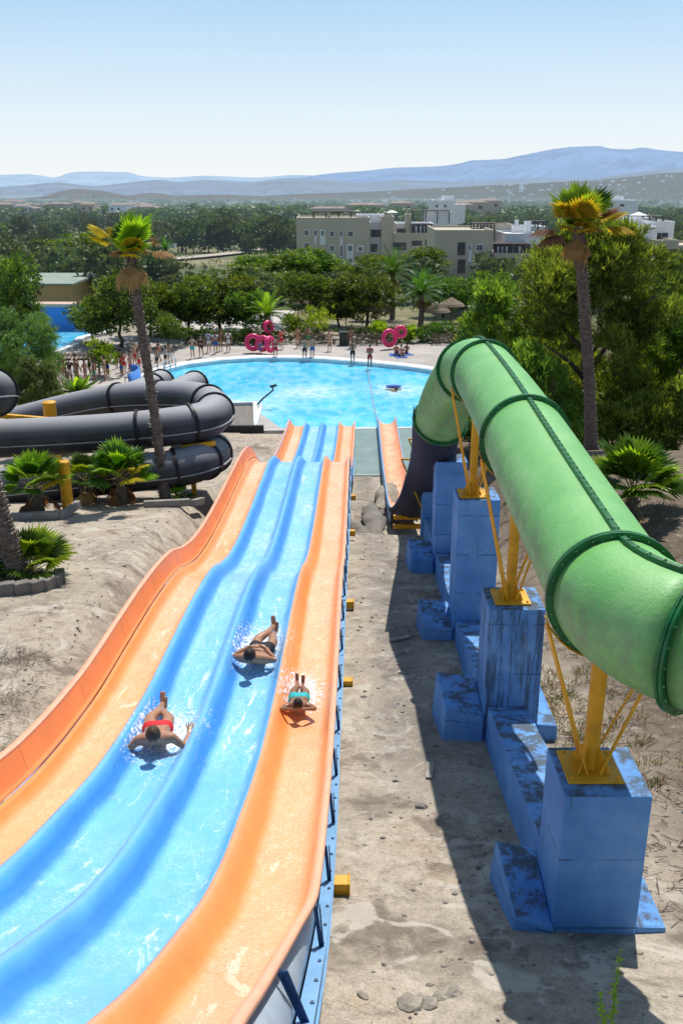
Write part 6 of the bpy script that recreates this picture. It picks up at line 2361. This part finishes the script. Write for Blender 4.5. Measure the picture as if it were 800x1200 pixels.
dr_ = random.Random(4)
for (cx, cy, wx, wy, nd, lb) in ((184, 862, .75, 2.2, 95, 'white spray and foam around the man in red shorts'), (303, 760, .72, 2.4, 105, 'white spray and foam around the man in black shorts'), (352, 812, .5, 1.7, 60, 'white spray and foam around the sliding child')):
    Y0 = {862: 11.0, 760: 14.2, 812: 12.6}[cy]; X0 = xat(cx, cy, Y0) if False else at(cx, cy, Y0).x
    b = MB(); rows = []; uvr = []
    for i in range(31):
        row = []; ur = []
        for j in range(17):
            X = X0 + (j / 16 - .5) * 2 * wx; Y = Y0 - wy * .42 + i / 30 * wy * 1.25
            row.append((X, Y, lane_z(X, Y) + .012)); ur.append((j / 16, i / 30))
        rows.append(row); uvr.append(ur)
    b.grid(rows, 1, uvr)
    for k in range(nd):
        a = dr_.uniform(0, 6.28); q = dr_.gauss(.72, .22)
        X = X0 + cos(a) * q * wx * .62; Y = Y0 + .25 + sin(a) * q * wy * .52
        r_ = dr_.uniform(.002, .0048)
        z = lane_z(X, Y) + .02 + abs(dr_.gauss(0, .06)) * (1.2 if sin(a) > 0 else .7)
        b.ellipsoid((X, Y, z), (r_, r_ * dr_.uniform(1, 2.2), r_), 5, 4, 0)
    o = b.build('water_spray', [M_drop, M_foam], smooth=True)
    tag(o, lb, 'spray', kind='stuff')

# ------------------------------------------------------------------ small things on the ground
M_rock = pm('pale_rock', (.30, .265, .22), .9, .3, 4, .6, 18, bdist=.03)
M_rockg = pm('grey_boulder', (.20, .185, .165), .9, .3, 2, .8, 9, bdist=.05)


def rock(px, py, Y, r, lb, mat, grp=None, ln=1.0):
    p = at(px, py, Y); z = gz(p.x, Y)
    b = MB(); b.ellipsoid((0, 0, 0), (r[0], r[1], r[2]), 26, 16, jit=.5)
    b.v = [tuple(Vector(v) * (1 + .22 * noise.noise(Vector(v) * 3.1 + Vector((Y, 0, 0))) + .1 * noise.noise(Vector(v) * 9))) for v in b.v]
    o = b.build('rock', mat, smooth=50, loc=(p.x, Y, z + r[2] * .35)); o.rotation_euler = (0, 0, rnd.uniform(-.5, .5)); tag(o, lb, 'rock', grp)


rock(419, 596, 33.5, (.45, .9, .32), 'rounded dark boulder touching the slide side', M_rockg)
rock(437, 590, 35, (.45, 1.8, .3), 'long smooth grey rock between the slides', M_rockg)
rock(451, 575, 38, (.5, 1.6, .4), 'upright pale rock beside the orange chute', M_rock)
0 and rock(460, 622, 29.5, (.8, .9, .25), 'flat brown rock in front of the orange chute', M_rockg)
0 and rock(474, 632, 28, (.5, .6, .2), 'small brown rock against the nearest blue footing there', M_rockg)
rg = random.Random(21)
for (px, py, Y) in ((498, 1084, 6.05), (520, 1078, 6.1), (508, 1092, 6.0), (538, 1068, 6.15), (425, 1092, 6.1), (484, 1093, 6.0), (640, 1165, 5.5), (655, 1172, 5.4), (540, 1175, 5.4), (558, 1170, 5.4), (575, 1178, 5.3)):
    p = at(px, py, Y)
    b = MB(); s_ = rg.uniform(.05, .13); b.ellipsoid((0, 0, 0), (s_, s_ * rg.uniform(.6, 1), s_ * .32), 7, 5, jit=.8)
    o = b.build('flat_stone', M_rock, loc=(p.x, Y, gz(p.x, Y) + .02)); o.rotation_euler = (rg.uniform(-.2, .2), 0, rg.uniform(0, 3)); tag(o, 'flat broken piece of pale crust on the dirt in the foreground', 'stone', 'flat broken stones in the foreground')
# gravel and clods
b = MB()
for k in range(2300):
    if k % 3 == 0:
        X = rg.uniform(-9.5, -4.6); Y = rg.uniform(9, 28)
    else:
        X = rg.uniform(.25, 5.5); Y = 4.5 + rg.random() ** 1.5 * 24
    s_ = abs(rg.gauss(0, .013)) + .005
    z = gz(X, Y)
    b.ellipsoid((X, Y, z + s_ * .2), (s_ * rg.uniform(.8, 1.6), s_, s_ * .6), 5, 4, rg.randrange(2))
tag(b.build('loose_stones', [M_rock, M_rockg]), 'loose small stones scattered over the dirt beside the slides', 'gravel', kind='stuff')
# dead twigs and litter on the right bank and at left
M_twig = pm('dead_twigs', (.17, .12, .085), .95, .4, 8)
M_twig2 = pm('grey_twigs', (.26, .22, .18), .95, .3, 8)
b = MB()
for k in range(5200):
    if k < 4000:
        X = 3.2 + abs(rg.gauss(0, 3.2)); Y = rg.uniform(6.2, 27)
        if noise.noise(Vector((X * .5, Y * .5, 4))) < -.15:
            continue
    else:
        j = rg.choice(((-5.1, 12.4, .6, 1.2), (-5.6, 14.0, .7, .3), (-5.3, 11.2, .5, .5)))
        X = rg.gauss(j[0], j[2] * .6); Y = rg.gauss(j[1], j[3] * .6)
        if X > -4.3:
            continue
    z = gz(X, Y) + .015; a = rg.uniform(0, 6.28); L_ = rg.uniform(.06, .32) * (.5 if k >= 4000 else 1)
    z2 = gz(X + cos(a) * L_, Y + sin(a) * L_) + .02 + abs(rg.gauss(0, .04))
    b.bar((X, Y, z), (X + cos(a) * L_, Y + sin(a) * L_, z2), rg.uniform(.004, .010) * (.6 if k >= 4000 else 1), None, rg.randrange(2))
tag(b.build('twig_litter', [M_twig, M_twig2]), 'dry twig litter lying on the right bank and beside the left wall', 'twigs', kind='stuff')
# grass tufts
b = MB()
for k in range(260):
    if k % 2:
        X = 3.3 + abs(rg.gauss(0, .7)); Y = rg.uniform(10.5, 15)
    else:
        X = rg.uniform(5, 14); Y = rg.uniform(14, 30)
    z = gz(X, Y)
    for m in range(12):
        d = rdir(rg, 1.2); leaf(b, Vector((X + rg.uniform(-.1, .1), Y + rg.uniform(-.1, .1), z)), d, .015, rg.uniform(.06, .2), rg.randrange(2), rg)
tag(b.build('grass_tufts', [L_olive, L_dead]), 'sparse weed tufts on the right bank', 'weeds', kind='stuff')
# planks and kerbs
for (px, py, Y, L_, rz, lb) in ((504, 878, 11.0, .36, 1.45, 'pale plank lying on the shaded dirt below the second pillar'), (469, 730, 16.8, .42, .45, 'small pale plank on the dirt at the shadow edge')):
    p = at(px, py, Y)
    b = MB(); b.box((0, 0, 0), (L_, .10, .03)); o = b.build('plank', pm('grey_plank', (.33, .30, .26), .9, .3, 8), loc=(p.x, Y, gz(p.x, Y) + .05), bevel=.004); o.rotation_euler = (.05, 0, rz); tag(o, lb, 'plank')
M_kerb = pm('kerb_concrete', (.27, .25, .225), .9, .25, 4, .6, 20)
for (pts, Y, lb) in ((((205, 601), (226, 596)), 26.3, 'concrete planter edge at the foot of the tall leaning palm'), (((52, 611), (76, 605)), 24.0, 'concrete planter edge right of the young palm with the yellow frond')):
    a_, b_ = at(*pts[0], Y), at(*pts[1], Y + .6)
    za, zb = gz(a_.x, a_.y), gz(b_.x, b_.y)
    b = MB(); b.bar((a_.x - .9, a_.y, za + .08), (b_.x, a_.y + .15, za + .1), .16, .22); b.bar((b_.x + .085, a_.y + .1, za + .08), (b_.x + .2, b_.y + .7, zb + .12), .16, .22)
    tag(b.build('planter_edge', M_kerb, bevel=.02), lb, 'planter edge')
p = at(40, 672, 17.4); b = MB(); r = random.Random(2)
for k in range(11):
    a = k / 10 * pi - pi * .95
    x, y = -6.75 + .95 * cos(a), 17.7 + .75 * sin(a)
    b.box((x, y, gz(x, y) + .08), (.32, .22, .34), rot=a + pi / 2 + .1)
tag(b.build('planter_edge', M_rockg, bevel=.03), 'rough stone planter edge around the palm clump at the left edge', 'planter edge')
# green weed in the right foreground
p = at(722, 1200, 5.2); z = gz(p.x, 5.2)
for (dx, hgt, nm) in ((0, 1.0, 'tall thin green weed in the foreground shade'), (.30, .16, 'small weed sprig right of the tall green weed')):
    b = MB(); rw = random.Random(int(hgt * 100))
    for s_ in range(2 if hgt > .3 else 3):
        q = Vector((0, 0, 0)); d = Vector((rw.uniform(-.1, .1) - (.12 if s_ else 0), .1, 1)).normalized(); pts = [q]
        for k in range(9):
            q = q + d * hgt * (1 - .35 * s_) / 9; d = (d + Vector((rw.uniform(-.07, .07), 0, 0))).normalized(); pts.append(q)
        b.tube(pts, .004, 4)
        for k in range(90 if hgt > .3 else 26):
            u = rw.uniform(.12, 1); j = min(8, int(u * 9)); c_ = pts[j].lerp(pts[j + 1], rw.random())
            leaf(b, c_, rdir(rw, .5), .016, .035 + .05 * (1 - u), 0, rw)
    tag(b.build('weed', [L_fan2], loc=(p.x + dx, 5.2, gz(p.x + dx, 5.2))), nm, 'weed')
